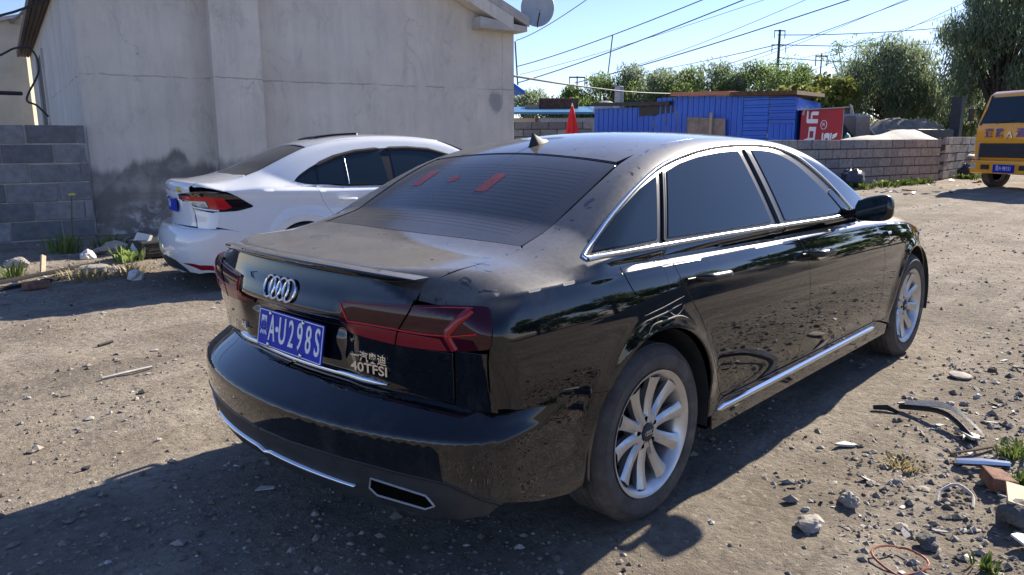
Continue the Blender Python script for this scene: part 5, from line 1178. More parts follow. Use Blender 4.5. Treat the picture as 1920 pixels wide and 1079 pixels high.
# ---------------------------------------------------------------- the white sedan
K=Corolla()
def build_white():
    car=empty('white_sedan',(1.70,5.27,0),R(-12),'white four-door sedan with black-tinted windows parked by the grey house','car')
    full,low,bmp=K.full,K.lower,K.bumper;W=M['white_paint'];bt=M['black_trim'];sh=M['shut']
    def both(name,p,mat,par=car,label=None): return pobj(name,[p],mat,par,label),pobj(name,[mir(p)],mat,par,label)
    def sub(name,p,mat,pars): return pobj(name,[p],mat,pars[0]),pobj(name,[mir(p)],mat,pars[1])
    PF=lambda x,z:(x,-.8,z)
    S=DSF
    dlo_b=[(.145,-.785,1.035),(.25,-.80,1.005),(.36,-.80,.985),(.7,-.80,.965),(1.2,-.80,.955),(2.2,-.80,.945)]
    dlo_t=cr([(.145,-.785,1.035),(.19,-.75,1.07),(.28,-.72,1.125),(.40,-.69,1.185),(.61,-.67,1.283),(.857,-.66,1.345),(1.15,-.65,1.378),(1.48,-.65,1.388),(1.75,-.66,1.372),(2.0,-.69,1.31),(2.2,-.74,1.20),(2.42,-.80,1.0)],3)
    rd=cr([(.345,-.80,.982),(.37,-.86,.90),(.42,-.87,.80),(.48,-.88,.715),(.54,-.88,.62),(.58,-.88,.50),(.60,-.87,.36)],4)
    mid=[(1.18,-.80,.953),(1.20,-.88,.8),(1.21,-.88,.6),(1.18,-.87,.34)]
    fd=[(2.25,-.82,.94),(2.30,-.88,.8),(2.30,-.88,.6),(2.25,-.87,.34)]
    ge=cr([(.36,-.52,1.36),(.1,-.545,1.24),(-.13,-.56,1.13),(-.27,-.575,1.07)],4)
    seam=[(-.29,-.585,1.06),(-.5,-.60,1.04),(-.66,-.59,1.015),(-.80,-.57,.985)]
    tail_top=[(-.79,-.565,.935),(-.70,-.70,.945),(-.58,-.80,.94),(-.45,-.85,.905),(-.305,-.86,.805)]
    tail_bot=[(-.305,-.86,.80),(-.45,-.86,.775),(-.575,-.84,.765),(-.70,-.74,.765),(-.80,-.55,.785)]
    arch=arc(.20,.335,150,-4,-.89,24,K.rz)
    roof_side=[(1.86,-.48,1.43),(1.4,-.49,1.455),(1.0,-.49,1.45),(.6,-.505,1.405)]
    ws=[(2.62,-.70,1.0),(2.4,-.64,1.17),(2.15,-.58,1.32),(1.95,-.50,1.41)]
    dlo=dlo_b+dlo_t[::-1][:-1]
    poly=seam+tail_top+[(-.30,-.86,.802)]+tail_bot[1:3]+[(-.66,-.80,.745),(-.66,-.84,.62)]+[(-.40,-.87,.55),(-.10,-.88,.475)]+arch+[(.55,-.87,.27)]+rd[::-1]+[(.25,-.80,1.003)]+dlo_t+[(2.5,-.78,.985)]+ws+roof_side+ge
    both('quarter_panel',patch(full,poly,DS,.03),W)
    dr=both('door',patch(full,rd+[(.9,-.87,.33)]+mid[::-1]+[(.7,-.80,.962)],DS,.03),W,label='rear door')
    df=both('door',patch(full,mid+[(1.7,-.87,.33)]+fd[::-1]+[(1.7,-.80,.948)],DS,.03),W,label='front door')
    both('fender',patch(full,fd+[(2.40,-.87,.30)]+arc(2.82,.335,184,20,-.88,20,K.rz)+[(3.2,-.78,.5),(3.1,-.72,.74),(2.8,-.74,.90),(2.5,-.76,.965)],DS,.04),W)
    hood=[(2.75,0,.97),(2.68,.4,.97),(2.55,.72,.95),(2.8,.72,.90),(3.1,.68,.8),(3.3,.4,.73),(3.38,0,.72)];hood=hood+[(x,-y,z) for x,y,z in hood[::-1]][1:-1]
    pobj('bonnet',[patch(low,hood,DT,.05)],W,car)
    wsp=[(2.74,0,1.08),(2.68,-.4,1.05),(2.60,-.68,1.0),(2.4,-.62,1.17),(2.15,-.56,1.32),(1.96,-.46,1.42),(1.93,0,1.44)];wsp=wsp+[(x,-y,z) for x,y,z in wsp[::-1]][1:-1]
    pobj('windscreen',[patch(full,wsp,(-.6,0,-.8),.05,off=-.003)],M['tint_glass'],car)
    half=[(.37,0,1.38),(.375,-.3,1.37),(.375,-.50,1.355)]+roof_side[::-1]+[(1.96,-.45,1.41),(1.92,0,1.44)];rf=half+[(x,-y,z) for x,y,z in half[::-1]][1:-1]
    ro=pobj('roof',[patch(full,rf,DT,.04,.0015)],W,car)
    pobj('sunroof',[patch(full,[(.62,-.10,1.4),(.62,.46,1.4),(1.12,.46,1.4),(1.12,-.10,1.4)],DT,.05,0,off=.020,skirt=.03)],bt,ro)
    half=[(.345,0,1.37),(.345,-.3,1.36)]+[(x-.01,y+.012,z) for x,y,z in ge]+[(-.33,-.4,1.07),(-.36,0,1.07)];bg_=half+[(x,-y,z) for x,y,z in half[::-1]][1:-1]
    pobj('rear_window',[patch(full,bg_,(.35,0,-.93),.035,off=-.003)],M['back_glass'],car)
    dk=[(-.37,0,1.06),(-.34,-.4,1.06),(-.28,-.575,1.06)]+seam;dk=dk+[(-.93+.20*y*y,y,1.03) for y in np.linspace(-.53,0,8)]
    deck=dk+[(x,-y,z) for x,y,z in dk[::-1]][1:-1]
    fr=[(-.80,-.56,.985),(-.79,-.56,.93),(-.80,-.545,.78),(-.78,-.56,.70),(-.79,-.60,.61)]
    face=fr+[(-.85,0,.60)]+[(x,-y,z) for x,y,z in fr[::-1]]+[(-.93,0,1.03)]
    bl=pobj('boot_lid',[patch(full,deck,(.25,0,-1),.03,.002),patch(full,face,DR,.03,.002)],W,car)
    both('window_surround',patch(full,dlo,DS,.04,0,off=-.002,skirt=.004),bt)
    q=[(.17,-.78,1.04),(.24,-.76,1.085),(.37,-.73,1.155),(.375,-.795,.995),(.26,-.80,1.012)]
    both('window',patch(full,q,DS,.03,0,off=.001,skirt=.003),M['tint_glass'],label='small triangular rear quarter window')
    q=[(.395,-.795,.990),(.41,-.73,1.175),(.62,-.69,1.262),(.72,-.685,1.29),(.705,-.80,.972)];sub('window',patch(full,q,DS,.03,0,off=.001,skirt=.003),M['tint_glass'],dr)
    q=[(.72,-.80,.972),(.735,-.685,1.293),(.9,-.67,1.33),(1.15,-.66,1.36),(1.16,-.80,.962)];sub('window',patch(full,q,DS,.03,0,off=.001,skirt=.003),M['tint_glass'],dr)
    q=[(1.25,-.80,.96),(1.27,-.66,1.36),(1.5,-.66,1.372),(1.75,-.67,1.355),(1.97,-.70,1.29),(2.15,-.75,1.18),(2.3,-.80,.975)];sub('window',patch(full,q,DS,.03,0,off=.001,skirt=.003),M['tint_glass'],df)
    sub('window_bar',strip(full,[(.712,-.80,.972),(.727,-.685,1.292)],DS,.012,.004,.001,.03),M['satin_trim'],dr)
    sub('rain_visor',strip(full,[(.40,-.715,1.185),(.62,-.685,1.28),(.86,-.665,1.34),(1.15,-.655,1.37)],DS,.045,.018,.002,.03,taper=.06),M['plastic'],dr)
    sub('rain_visor',strip(full,[(1.23,-.655,1.375),(1.5,-.655,1.38),(1.75,-.665,1.36),(1.98,-.70,1.295)],DS,.045,.018,.002,.03,taper=.06),M['plastic'],df)
    for x0,z,pr in((.56,.825,dr),(1.55,.815,df)):
        for s_,p_ in((1,pr[0]),(-1,pr[1])):
            m=MB();m.tube([(x0,s_*-.885,z),(x0+.03,s_*-.915,z+.003),(x0+.16,s_*-.917,z+.006),(x0+.20,s_*-.885,z+.006)],[.010,.015,.015,.010],8);m.build('handle',W,p_,smooth=True)
    sill=[(.55,-.87,.27),(.6,-.87,.335),(2.25,-.87,.325),(2.33,-.87,.29),(2.3,-.86,.2),(.56,-.86,.2)];both('sill',patch(full,sill,DS,.05,.002),W)
    # bumper, lamps, plate
    top=[(-.86+.26*y*y,y,.60) for y in np.linspace(0,-.60,10)]
    cz=lambda zs:[tuple(q) for q in project(bmp,[(-2,0,z) for z in zs],DR)[0]]
    bo=cz(np.linspace(.16,.585,14))+top+[(-.72,-.78,.60),(-.66,-.84,.615),(-.40,-.87,.55),(-.10,-.88,.475)]+arc(.20,.337,150,190,-.88,8,K.rz)+[(-.20,-.87,.20),(-.42,-.86,.185),(-.6,-.82,.17),(-.8,-.68,.155),(-.92,-.4,.155),(-.95,-.15,.155)]
    p1=patch(bmp,bo,DC,.03,inset=0,skirt=0)
    p2=patch(full,[(-.70,-.735,.762),(-.79,-.565,.778),(-.77,-.585,.70),(-.775,-.62,.60),(-.66,-.84,.60),(-.64,-.82,.752)],(.7,.6,0),.03,.0015)
    rb=pobj('rear_bumper',[p1,mir(p1),p2,mir(p2)],W,car)
    rf_=patch(bmp,[(-.93,-.55,.265),(-.80,-.73,.245),(-.70,-.80,.245),(-.70,-.80,.205),(-.80,-.73,.205)],DC,.02,0,off=.004,skirt=.006)
    pobj('reflector',[rf_],M['tail_red'],rb);pobj('reflector',[mir(rf_)],M['tail_red'],rb)
    vp=patch(bmp,[(-.98,0,.27),(-.95,-.38,.265),(-.90,-.55,.205),(-.88,-.6,.165),(-.96,0,.165)],DC,.03,0,off=.003,skirt=.004);pobj('lower_valance',[vp,mir(vp)],M['plastic'],car)
    lamp=[(-.865,-.30,.915)]+tail_top[1:]+tail_bot[1:-1]+[(-.83,-.42,.79),(-.86,-.34,.84)]
    tl=both('tail_light',patch(full,lamp,(.6,.75,-.15),.02,.001,off=.006,skirt=.012),flat('lamp_black',(.012,.008,.012),.06,var=.1,Coat__Weight=1.))
    sub('lens',patch(full,[(-.86,-.34,.895),(-.72,-.66,.895),(-.66,-.735,.893),(-.56,-.81,.885),(-.50,-.84,.80),(-.56,-.83,.778),(-.66,-.765,.775),(-.67,-.74,.858),(-.83,-.42,.862)],(.6,.75,-.15),.02,0,off=.0085,skirt=.003),M['red_bright'],tl)
    sub('lens',patch(full,[(-.81,-.46,.852),(-.68,-.72,.850),(-.67,-.745,.80),(-.74,-.66,.80)],(.6,.75,-.15),.02,0,off=.0085,skirt=.003),M['lamp_clear'],tl)
    sub('chrome_strip',strip(full,[(-.86,-.30,.865),(-.83,-.40,.83),(-.77,-.58,.792),(-.68,-.74,.775),(-.6,-.81,.768)],(.6,.75,-.15),.022,.006,.005,.03),M['chrome'],tl)
    m=MB();m.prism([(-.22,-.07),(.22,-.07),(.22,.07),(-.22,.07)],0,.006,lambda u,w,t:(-.872-t,-u,.80+w));pl=m.build('number_plate',M['plate_blue'],car,bevel=.004)
    mx=lambda u:basism(Vector((0,-1,0)),Vector((0,0,1)),Vector((-1,0,0)),(-.8795,-u,.80))
    for ch,u in zip('黑A·',(-.17,-.11,-.07)): letters('plate_lettering',ch,.08 if ch=='黑' else .13,M['plate_white'],pl,mx(u),.001,sx=.6)
    both('badge',strip(full,[(-.87,-.13,.955),(-.87,-.22,.953)],DR,.05,.004,0,.03),M['yellow_sticker']) if False else pobj('sticker',[strip(full,[(-.90,-.30,.962),(-.89,-.40,.96)],DR,.055,.002,0,.03)],M['yellow_sticker'],bl)
    xs=np.linspace(-.82,3.2,50);an=np.linspace(R(8),R(172),36);O=[];D=[]
    for x in xs:
        for a in an: O.append((x,-1.6*math.cos(a),.66+1.6*math.sin(a)));D.append((0,math.cos(a),-math.sin(a)))
    Q,ok=cast(full,np.array(O),np.array(D),tmax=3);N=grad(full,Q);Q=Q-N*.03;k=len(an)
    m=MB();m.add(Q.tolist(),[(i*k+j,i*k+j+1,(i+1)*k+j+1,(i+1)*k+j) for i in range(len(xs)-1) for j in range(k-1)]);m.build('inner_shell',sh,car,smooth=True,fix=False)
    m=MB();m.box((1.5,0,.45),(1.75,1.64,.46));m.box((1.2,0,.42),(3.9,1.0,.36));m.build('underbody',sh,car)
    for cx in(.20,2.82):
        for s_ in(-1,1):
            m=MB();n=20;v=[]
            for i in range(n+1):
                a=R(-12+204*i/n);v+=[(cx+.34*math.cos(a),s_*.87,K.rz+.34*math.sin(a)),(cx+.34*math.cos(a),s_*.55,K.rz+.34*math.sin(a))]
            m.add(v,[(2*i,2*i+1,2*i+3,2*i+2) for i in range(n)]+[tuple(2*i+1 for i in range(n+1))]);m.build('wheel_liner',M['plastic'],car,fix=False)
            build_wheel('wheel',car,(cx,s_*.765,K.rz),s_>0,2.2,.308,.205,5,.20,rings=False)
    for s_ in(1,-1):
        m=MB();m.box((2.18,s_*-.98,1.02),(.10,.20,.13));m.build('door_mirror',W,car,bevel=.035,smooth=True)
    return car
# ---------------------------------------------------------------- the truck
def build_truck():
    t=empty('truck',(20.65,1.55,.125),R(148),'orange cab-over truck with dark windscreen at the right edge','truck')
    Op=M['orange_paint'];dk=M['black_trim'];gl=M['tint_glass']
    def slab(name,prof,y0,y1,mat,par,bev=.03,top=1.0):
        m=MB();zs=[z for _,z in prof];zm,zM=min(zs),max(zs)
        m.prism(prof,y0,y1,lambda u,w,q:(u,q*(1-(1-top)*max(0,(w-1.62)/(2.5-1.62))),w));return m.build(name,mat,par,smooth=True,bevel=bev)
    slab('cab',[(.50,.62),(.60,.80),(.62,1.30),(.60,1.64),(.36,2.38),(.22,2.47),(-.9,2.52),(-1.0,2.4),(-1.02,.62)],-1.04,1.04,Op,t,.05,.93)
    fx=lambda z:.60-.24*(z-1.64)/.74
    m=MB();q=[(-.90,1.66),(.90,1.66),(.83,2.32),(-.83,2.32)];m.add([(fx(z)+.012,y,z) for y,z in q]+[(fx(z)-.03,y,z) for y,z in q],[(0,1,2,3),(7,6,5,4),(0,4,5,1),(1,5,6,2),(2,6,7,3),(3,7,4,0)]);w=m.build('windscreen',gl,t)
    for y0,y1 in((-.97,-.895),(.895,.97)):
        m=MB();s_=1 if y0>0 else -1;m.add([(fx(1.62)+.008,y0,1.62),(fx(1.62)+.008,y1,1.62),(fx(2.36)+.008,s_*.90 if s_<0 else .83,2.36),(fx(2.36)+.008,s_*.83 if s_<0 else .90,2.36)],[(0,1,2,3)]);m.build('pillar_band',dk,w)
    for k in(-.45,.25):
        m=MB();m.tube([(.615,k,1.66),(.60,k+.30,1.70),(.575,k+.55,1.74)],.012,5);m.build('wiper',dk,w)
    m=MB();m.box((.615,0,.98),(.05,1.72,.36));g=m.build('grille',M['plastic'],t,bevel=.02)
    for z in(.90,1.0,1.09): m=MB();m.box((.642,0,z),(.012,1.6,.03));m.build('slat',M['dark_metal'],g)
    m=MB();m.box((.60,0,.56),(.20,2.10,.34));b=m.build('bumper',Op,t,smooth=True,bevel=.05)
    for s_ in(-1,1):
        m=MB();m.hexa([(.60,s_*.86,.74),(.64,s_*.86,.74),(.55,s_*1.045,.74),(.50,s_*1.045,.74),(.60,s_*.90,1.20),(.64,s_*.90,1.20),(.54,s_*1.05,1.26),(.50,s_*1.05,1.26)]);m.build('headlight',M['lamp_clear'],t,bevel=.012)
        m=MB();m.box((.705,s_*.92,.585),(.02,.16,.13));m.build('fog_light',M['lamp_clear'],b,bevel=.01)
        m=MB();m.box((.705,s_*.56,.56),(.02,.26,.12));m.build('bumper_vent',M['plastic'],b,bevel=.01)
        m=MB();m.tube([(.45,s_*1.0,2.1),(.62,s_*1.2,2.1),(.62,s_*1.2,1.75)],.02,6);m.tube([(.45,s_*1.0,1.72),(.62,s_*1.2,1.75)],.02,6);mr=m.build('mirror_arm',dk,t)
        m=MB();m.box((.62,s_*1.24,1.9),(.07,.16,.34));m.build('mirror',dk,mr,bevel=.02)
    m=MB();m.box((.712,0,.53),(.012,.62,.20));p=m.build('number_plate',M['plate_blue'],t,bevel=.004)
    def fm(y,z,x): return basism(Vector((0,1,0)),Vector((0,0,1)),Vector((1,0,0)),(x,y,z))
    letters('plate_lettering','黑A·98151',.145,M['plate_white'],p,fm(0,.53,.7195),.001,sx=.72)
    tx=flat('truck_letter',(.16,.10,.26),.3,.4,var=.1)
    for ch,y in zip('道路清障',(-.62,-.30,.30,.62)): letters('lettering',ch,.24,tx,t,fm(y,1.40,.632),.006,bold=.006)
    m=MB();m.tube([(.635,.11*math.sin(q*2*math.pi/3),1.33+.11*math.cos(q*2*math.pi/3)) for q in range(4)],.014,6,False);m.build('emblem',M['chrome'],t)
    m=MB();m.box((-2.9,0,.75),(5.2,.8,.22));m.build('chassis',M['dark_metal'],t)
    m=MB();m.box((-3.4,0,1.25),(4.4,2.2,.12));bd=m.build('flatbed',Op,t,bevel=.02)
    for s_ in(-1,1): m=MB();m.box((-3.4,s_*1.07,1.5),(4.4,.06,.42));m.build('side_board',Op,bd,bevel=.01)
    m=MB();m.box((-1.22,0,1.6),(.08,2.1,1.3));m.build('headboard',Op,bd,bevel=.02)
    for x in(0,-3.9):
        for s_ in(-1,1): build_wheel('wheel',t,(x,s_*.86,.38),s_>0,.1,.385,.23,8,.24,'grey_metal',rings=False)
    return t
# ---------------------------------------------------------------- litter, stones, weeds
def put(m,name,mat,x,y,rz,label,cat,group=None,dz=0.,tilt=(0,0),bevel=0,smooth=False):
    o=m.build(name,mat,bevel=bevel,smooth=smooth);o.location=(x,y,gz(x,y)+dz);o.rotation_euler=(tilt[0],tilt[1],rz);return tag(o,label,cat,group)
def rock_mb(sx,sy,sz,seed):
    rr=random.Random(seed);m=MB();bm=bmesh.new();bmesh.ops.create_icosphere(bm,subdivisions=3,radius=1)
    for v in bm.verts:
        n=1+.10*float(vnoise(np.array(v.co.x*5+seed),np.array(v.co.y*5+v.co.z*7),seed+5))*2+.26*(float(vnoise(np.array(v.co.x*1.6+seed),np.array(v.co.y*1.6+v.co.z*2.1),seed)))*2+rr.uniform(-.05,.05);v.co*=n
    m.add([(v.co.x*sx,v.co.y*sy,v.co.z*sz) for v in bm.verts],[[v.index for v in f.verts] for f in bm.faces]);bm.free();return m
def shard_mb(L_,W_,th,seed,n=6,curl=0):
    rr=random.Random(seed);a=sorted(rr.uniform(0,2*math.pi) for _ in range(n));p=[(L_/2*math.cos(q)*rr.uniform(.7,1.1),W_/2*math.sin(q)*rr.uniform(.7,1.1)) for q in a]
    m=MB();m.prism(p,0,th,lambda u,w,t:(u,w,t+curl*u*u));return m
G='rubble pieces littering the yard'
put(rock_mb(.062,.045,.028,11),'stone',M['stone'],.367,-1.366,.3,'knobbly pale stone on the dirt right of the rear wheel','stone',None,.025)
put(rock_mb(.045,.036,.03,12),'stone',M['stone'],.651,-1.407,.9,'fist-sized broken stone behind the knobbly pale stone','stone',None,.02)
put(rock_mb(.07,.055,.04,13),'stone',M['dark_stone'],.85,-1.935,.4,'big dark rock at the lower right edge','stone',None,.045)
put(rock_mb(.045,.035,.025,14),'stone',M['dark_stone'],.505,-1.733,.1,'dark lump amid shards near the orange ring','stone',None,.02)
m=MB();m.box((0,0,.035),(.15,.08,.055),jit=.008);put(m,'brick',M['brick'],1.20,-1.80,.55,'reddish broken brick at the right edge','brick',None,.0,(.05,.02),.008)
m=MB();m.box((0,0,.045),(.22,.10,.07),jit=.012);put(m,'brick',M['brick'],-.34,5.92,.2,'orange brick lying by the black pipes','brick',None,.0,(.0,.05),.012)
m=MB();m.lathe([(0,.012),(.048,.011),(.060,.008),(.062,.0)],28,'z');put(m,'round_lid',M['stone'],2.686,-1.313,.2,'flat round grey lid on the dirt right of the front wheel','lid',None,.012,(.06,-.03),smooth=True)
m=MB();m.tube(cr([(0,0,.02),(-.04,-.19,.055),(-.13,-.30,.05),(-.24,-.40,.015)],5),[.014]*16,5);
for i,v in enumerate(m.v): pass
put(m,'plastic_strip',M['plastic'],1.88,-1.22,0,'curved black plastic strip right of the sill','plastic strip',None,.0)
m=MB()
P_=cr([(0,0,.02),(-.03,-.17,.06),(-.11,-.28,.055),(-.22,-.39,.02)],6);v=[];f=[]
for i,p in enumerate(P_): v+=[(p[0]-.022,p[1]-.010,p[2]),(p[0]+.022,p[1]+.012,p[2]+.014),(p[0]+.024,p[1]+.014,p[2]+.010),(p[0]-.020,p[1]-.012,p[2]-.004)]
for i in range(len(P_)-1):
    for q in range(4): f.append((4*i+q,4*i+(q+1)%4,4*i+4+(q+1)%4,4*i+4+q))
m.add(v,f);put(m,'trim_piece',M['shard'],1.91,-1.24,.05,'bent grey car trim piece beside the curved plastic strip','trim piece',None,.004)
m=MB();m.tube([(0,0,.015),(.03,-.06,.02),(.02,-.12,.012)],[.012,.016,.008],6);put(m,'plastic_strip',M['black_trim'],1.81,-1.11,0,'short black plastic strip nearest the sill','plastic strip')
put(shard_mb(.22,.12,.012,21,7),'slate_piece',M['shard'],1.70,-1.575,.5,'flat grey-pink slab leaning right of the bent trim','slab',None,.02,(.25,.1))
put(shard_mb(.18,.10,.012,22,6),'slate_piece',M['shard'],1.62,-1.64,.9,'second flat slab overlapping the leaning grey-pink slab','slab',None,.012,(.1,-.12))
m=MB();m.tube([(0,0,.012),(.10,-.07,.016),(.21,-.135,.02)],.007,6);put(m,'stick',M['wood'],1.433,-1.573,0,'thin dark stick near the silver tube','stick')
m=MB();m.tube([(0,0,.02),(.06,-.09,.024),(.12,-.18,.022)],[.017,.020,.015],8);put(m,'metal_tube',M['satin_trim'],1.334,-1.619,0,'shiny silver tube lying at the right edge','tube',smooth=True)
put(shard_mb(.12,.05,.006,23,5),'tile_shard',M['pale_shard'],1.04,-1.875,.9,'white angular shard beside the broken brick','shard',None,.02,(.3,.2))
put(shard_mb(.17,.055,.010,24,6),'slate_piece',M['shard'],1.245,-1.155,-.9,'long grey slab between the sill and the rubble','slab',None,.012,(.0,.1))
m=MB();m.tube([(.085*math.cos(q*math.pi/12),.075*math.sin(q*math.pi/12)-.012*math.sin(3*q*math.pi/12),.018+.012*math.sin(q*math.pi/8)) for q in range(25)],.0042,6,False);put(m,'rubber_ring',M['orange_hose'],.30,-1.70,.3,'orange rubber ring lying at the bottom edge','ring',None,.0,smooth=True)
m=MB();m.tube(cr([(0,0,.01),(.06,-.02,.03),(.10,-.08,.05),(.06,-.13,.03),(-.02,-.12,.012)],5),.006,6);put(m,'hose',M['shard'],.90,-1.66,.4,'pale bent hose in the rubble left of the brick','hose',smooth=True)
put(shard_mb(.11,.075,.003,25,4),'paper_scrap',M['pale_shard'],-.913,.372,.35,'white paper scrap in the shadow behind the bumper','paper',None,.012,(.08,.0))
m=MB();m.box((0,0,.008),(.26,.11,.010),jit=.004);put(m,'plank',M['pale_wood'],.96,-1.93,.2,'pale board fragment resting on the dark rock','plank',None,.07,(.15,.1))
put(shard_mb(.14,.10,.008,27,6),'tile_shard',M['pale_shard'],.66,-1.985,.2,'pale curved shard in the lower right corner','shard',None,.03,(.2,0))
# left strip by the walls
m=MB();m.tube([(-1.6,-.72,.05),(-.2,0,.06),(.47,.30,.07)],.022,6);put(m,'pipe',M['cable_black'],-.05,6.45,0,'upper of two black pipes on the ground, left','pipe')
m=MB();m.tube([(-1.7,-.66,.03),(.1,.05,.03),(.60,.27,.035)],.020,6);put(m,'pipe',M['dark_metal'],-.05,6.25,0,'lower of two dark pipes on the ground, left','pipe')
m=MB();m.box((0,.0,.13),(.05,.025,.28));put(m,'wood_stake',M['pale_wood'],-.08,6.75,.3,'short pale stake leaning by the black pipes','stake',None,-.02,(-.5,.5))
for k,(x,y,a,b,c,mt,l) in enumerate(((.95,7.75,.20,.13,.09,'stone','large pale stone by the foot of the grey house'),(.62,7.55,.11,.08,.07,'pale_shard','white stone left of the large pale stone'),(.55,5.85,.085,.07,.075,'pale_shard','white chunk in front of the white bumper'),(-.12,7.55,.16,.10,.07,'stone','weathered stone at the foot of the block wall'),(.36,6.55,.19,.12,.07,'stone','flat tan stone at the end of the pipes'),(.50,6.35,.13,.10,.06,'stone','flat tan stone right of the pipe ends'),(1.35,7.9,.22,.16,.16,'dark_stone','dark stone behind the white bumper'))):
    put(rock_mb(a,b,c,60+k),'stone',M[mt],x,y,k*.7,l,'stone',None,c*.4)
m=MB();m.box((0,0,.14),(.05,.20,.30),jit=.01);put(m,'tile_shard',M['pale_shard'],1.02,7.15,.6,'white upright tile leaning by the black box','tile',None,.05,(.2,.5))
m=MB();m.box((0,0,.12),(.50,.32,.22));m.box((0,-.165,.13),(.36,.02,.12));put(m,'plastic_box',M['plastic'],1.28,7.25,.1,'black plastic box behind the white car bumper','box',None,.0,bevel=.03)
m=MB();m.tube([(0,0,.012),(.15,.0,.016),(.30,.015,.014)],.010,5);put(m,'stick',M['shard'],-.87,2.45,0,'thin grey stick on the open dirt at left','stick')
m=MB();m.tube([(0,0,.012),(.12,.03,.012)],.011,5);put(m,'stick',M['cable_black'],-.62,3.30,.2,'short dark stick on the open dirt at left','stick')
put(shard_mb(.13,.09,.01,71,6),'slate_piece',M['shard'],1.06,-1.02,.4,'pale flat shard beside the rear sill shadow','slab',None,.008) if False else None
# the many pieces nobody could tell apart
rr=random.Random(99);protoS=[shard_mb(1,.62,.09,300+k,5+k%3).mesh('rubble_shard',bevel=0) for k in range(6)];protoR=[rock_mb(.5,.4,.33,320+k).mesh('rubble_stone') for k in range(5)]
SM=[M['shard'],M['pale_shard'],M['dark_stone'],M['brick'],M['stone'],M['plastic'],M['shard'],M['stone'],M['shard'],M['stone'],M['stone']]
def scatter(n,fx,lab,grp,smin,smax):
    for k in range(n):
        x,y=fx();sh=rr.random()<.80;src=(rr.choice(protoS) if sh else rr.choice(protoR))
        mt=SM[rr.randrange(len(SM))];key=src.name+mt.name
        me=scatter.c.get(key)
        if me is None: me=src.copy();me.materials.clear();me.materials.append(mt);scatter.c[key]=me
        o=bpy.data.objects.new('rubble_shard' if sh else 'rubble_stone',me);COL.objects.link(o);s_=smin*(smax/smin)**rr.random()
        o.scale=(s_*(1.25 if sh else .7),s_*rr.uniform(.5,1)*(1 if sh else .7),s_*(1 if sh else .6));o.location=(x,y,gz(x,y)+(.10 if not sh else .03)*s_);o.rotation_euler=(rr.uniform(-.3,.3),rr.uniform(-.3,.3),rr.uniform(0,6.28));ad={'shard':'grey','pale_shard':'whitish','dark_stone':'dark grey','brick':'reddish','stone':'tan','plastic':'black plastic'}[mt.name.split('.')[0]]
        tag(o,('flat ' if sh else 'lumpy ')+ad+(' shard ' if sh else ' stone ')+lab,'rubble',grp)
scatter.c={}
def right():
    while True:
        x=rr.uniform(.2,3.6) if rr.random()<.8 else rr.uniform(3.5,8);y=-1.15-abs(rr.gauss(.0,.45))-.28*rr.random()
        if y>-2.35 and not(y>-1.05 and x<3.9): return x,y
scatter(240,right,'on the littered dirt right of the black car','rubble pieces right of the black car',.016,.075)
scatter(46,lambda:(rr.uniform(-1.0,1.6),rr.gauss(6.7,.5)),'on the littered strip below the left walls','rubble pieces below the left walls',.04,.14)
scatter(45,lambda:(rr.uniform(-1.9,.2),rr.uniform(1.1,5.2)),'on the open dirt between the two cars','rubble pieces between the cars',.018,.06)
scatter(40,lambda:(rr.uniform(15,24),rr.uniform(2.4,4.9)),'at the foot of the far block wall','rubble pieces by the far wall',.08,.30)
# weeds and grass
def tuft(x,y,n,h,spread,mat,label,name='weed',seed=0,w=.010,group=None):
    r2=random.Random(seed);m=MB()
    for k in range(n):
        a=r2.uniform(0,6.283);d=spread*r2.random()**.7;bx,by=d*math.cos(a)*.6,d*math.sin(a)*.6;L_=h*r2.uniform(.5,1.1);le=r2.uniform(.15,.7);wx,wy=-math.sin(a)*w,math.cos(a)*w
        p0=Vector((bx,by,-.01));p1=p0+Vector((math.cos(a)*L_*le*.4,math.sin(a)*L_*le*.4,L_*.6));p2=p1+Vector((math.cos(a)*L_*le*.6,math.sin(a)*L_*le*.6,L_*(.45-le*.5)))
        W_=Vector((wx,wy,0));m.add([p0-W_*.6,p0+W_*.6,p1+W_,p1-W_,p2],[(0,1,2,3),(3,2,4)])
    o=m.build(name,mat,fix=False);o.location=(x,y,gz(x,y));return tag(o,label,'weed',group)
tuft(.52,8.15,110,.27,.36,M['leaf_mid'],'tall green weed against the dark block wall',seed=1,w=.011)
tuft(1.02,7.98,60,.22,.3,M['leaf_mid'],'low dark weed by the foot of the grey house',seed=2,w=.022)
tuft(.92,7.1,60,.22,.26,M['leaf_mid'],'low leafy weed beside the white upright tile',seed=3,w=.024)
tuft(.15,6.15,140,.13,.42,M['dry_grass'],'dry yellow grass patch at the end of the pipes',seed=4,w=.008)
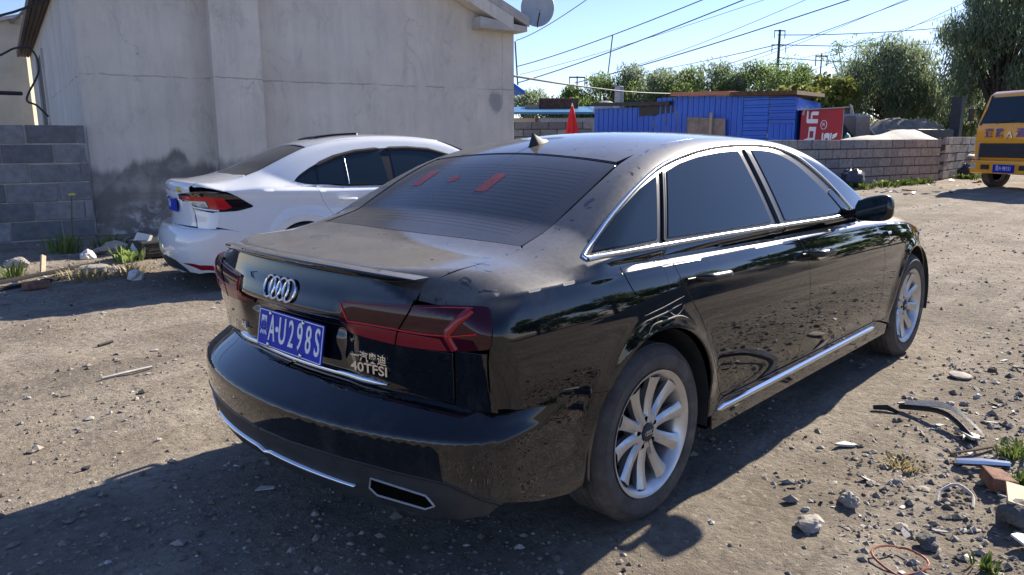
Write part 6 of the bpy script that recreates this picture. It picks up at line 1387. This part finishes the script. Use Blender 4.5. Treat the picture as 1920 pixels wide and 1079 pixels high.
tuft(.62,6.25,110,.14,.36,M['dry_grass'],'dry yellow grass patch under the white bumper',seed=5,w=.008)
tuft(-.35,6.75,50,.20,.2,M['grass'],'small green tuft at the left end of the pipes',seed=6,w=.010)
tuft(1.62,-1.80,150,.075,.15,M['grass'],'bright green weed patch at the right edge above the tube',seed=7,w=.005)
tuft(1.27,-1.89,80,.075,.09,M['grass'],'bright green weed at the right edge below the tube',seed=8,w=.006)
tuft(.43,-1.93,50,.06,.08,M['grass'],'green weed in the lower right corner',seed=9,w=.006)
tuft(1.2,-1.44,120,.045,.16,M['dry_grass'],'olive moss-like tuft amid the rubble',seed=10,w=.006)
tuft(-.15,-.80,40,.035,.10,M['dry_grass'],'tiny tuft under the rear wheel',seed=11,w=.004) if False else None
for k,(x,y) in enumerate(((18.4,4.75),(19.6,4.5),(20.6,4.3),(21.6,4.2),(25.2,3.9),(26.3,3.9))):
    tuft(x,y,90,.22,.6,M['grass'],['green tuft by the rubbish bag at the long wall','green tuft second from the rubbish bag','green tuft midway along the far wall foot','green tuft near the far wall corner','bushy tuft left of the truck wheel','tuft next to the truck bumper'][k],seed=20+k,w=.03)
def flower():
    f=empty('yellow_flower',(.62,8.1,gz(.62,8.1)),0,'single yellow flower on a tall stem by the block wall','flower');m=MB();m.tube([(0,0,0),(.02,0,.4),(.05,-.02,.72)],.006,5);m.build('stem',M['grass'],f)
    m=MB();m.lathe([(0,.03),(.03,.025),(.05,.01),(.03,0)],10,'z',(.05,-.02,.71));m.build('bloom',M['yellow_sticker'],f)
flower()
def reeds():
    for k in range(5):
        x,y=20.55+.16*k,12.55-.32*k;m=MB();H=1.9+.25*(k%3)*.6;m.tube([(0,0,0),(.03,0,H*.7),(.10*(k-2)*.5,.05,H)],.009,5);m.tube([(.10*(k-2)*.5,.05,H),(.13*(k-2)*.5,.05,H+.20)],[.03,.012],6)
        o=m.build('reed',M['dry_grass']);o.location=(x,y,0);tag(o,'pale feathery reed in front of the blue shed','reed','reeds in front of the blue shed')
reeds()
build_audi();build_white();build_truck()
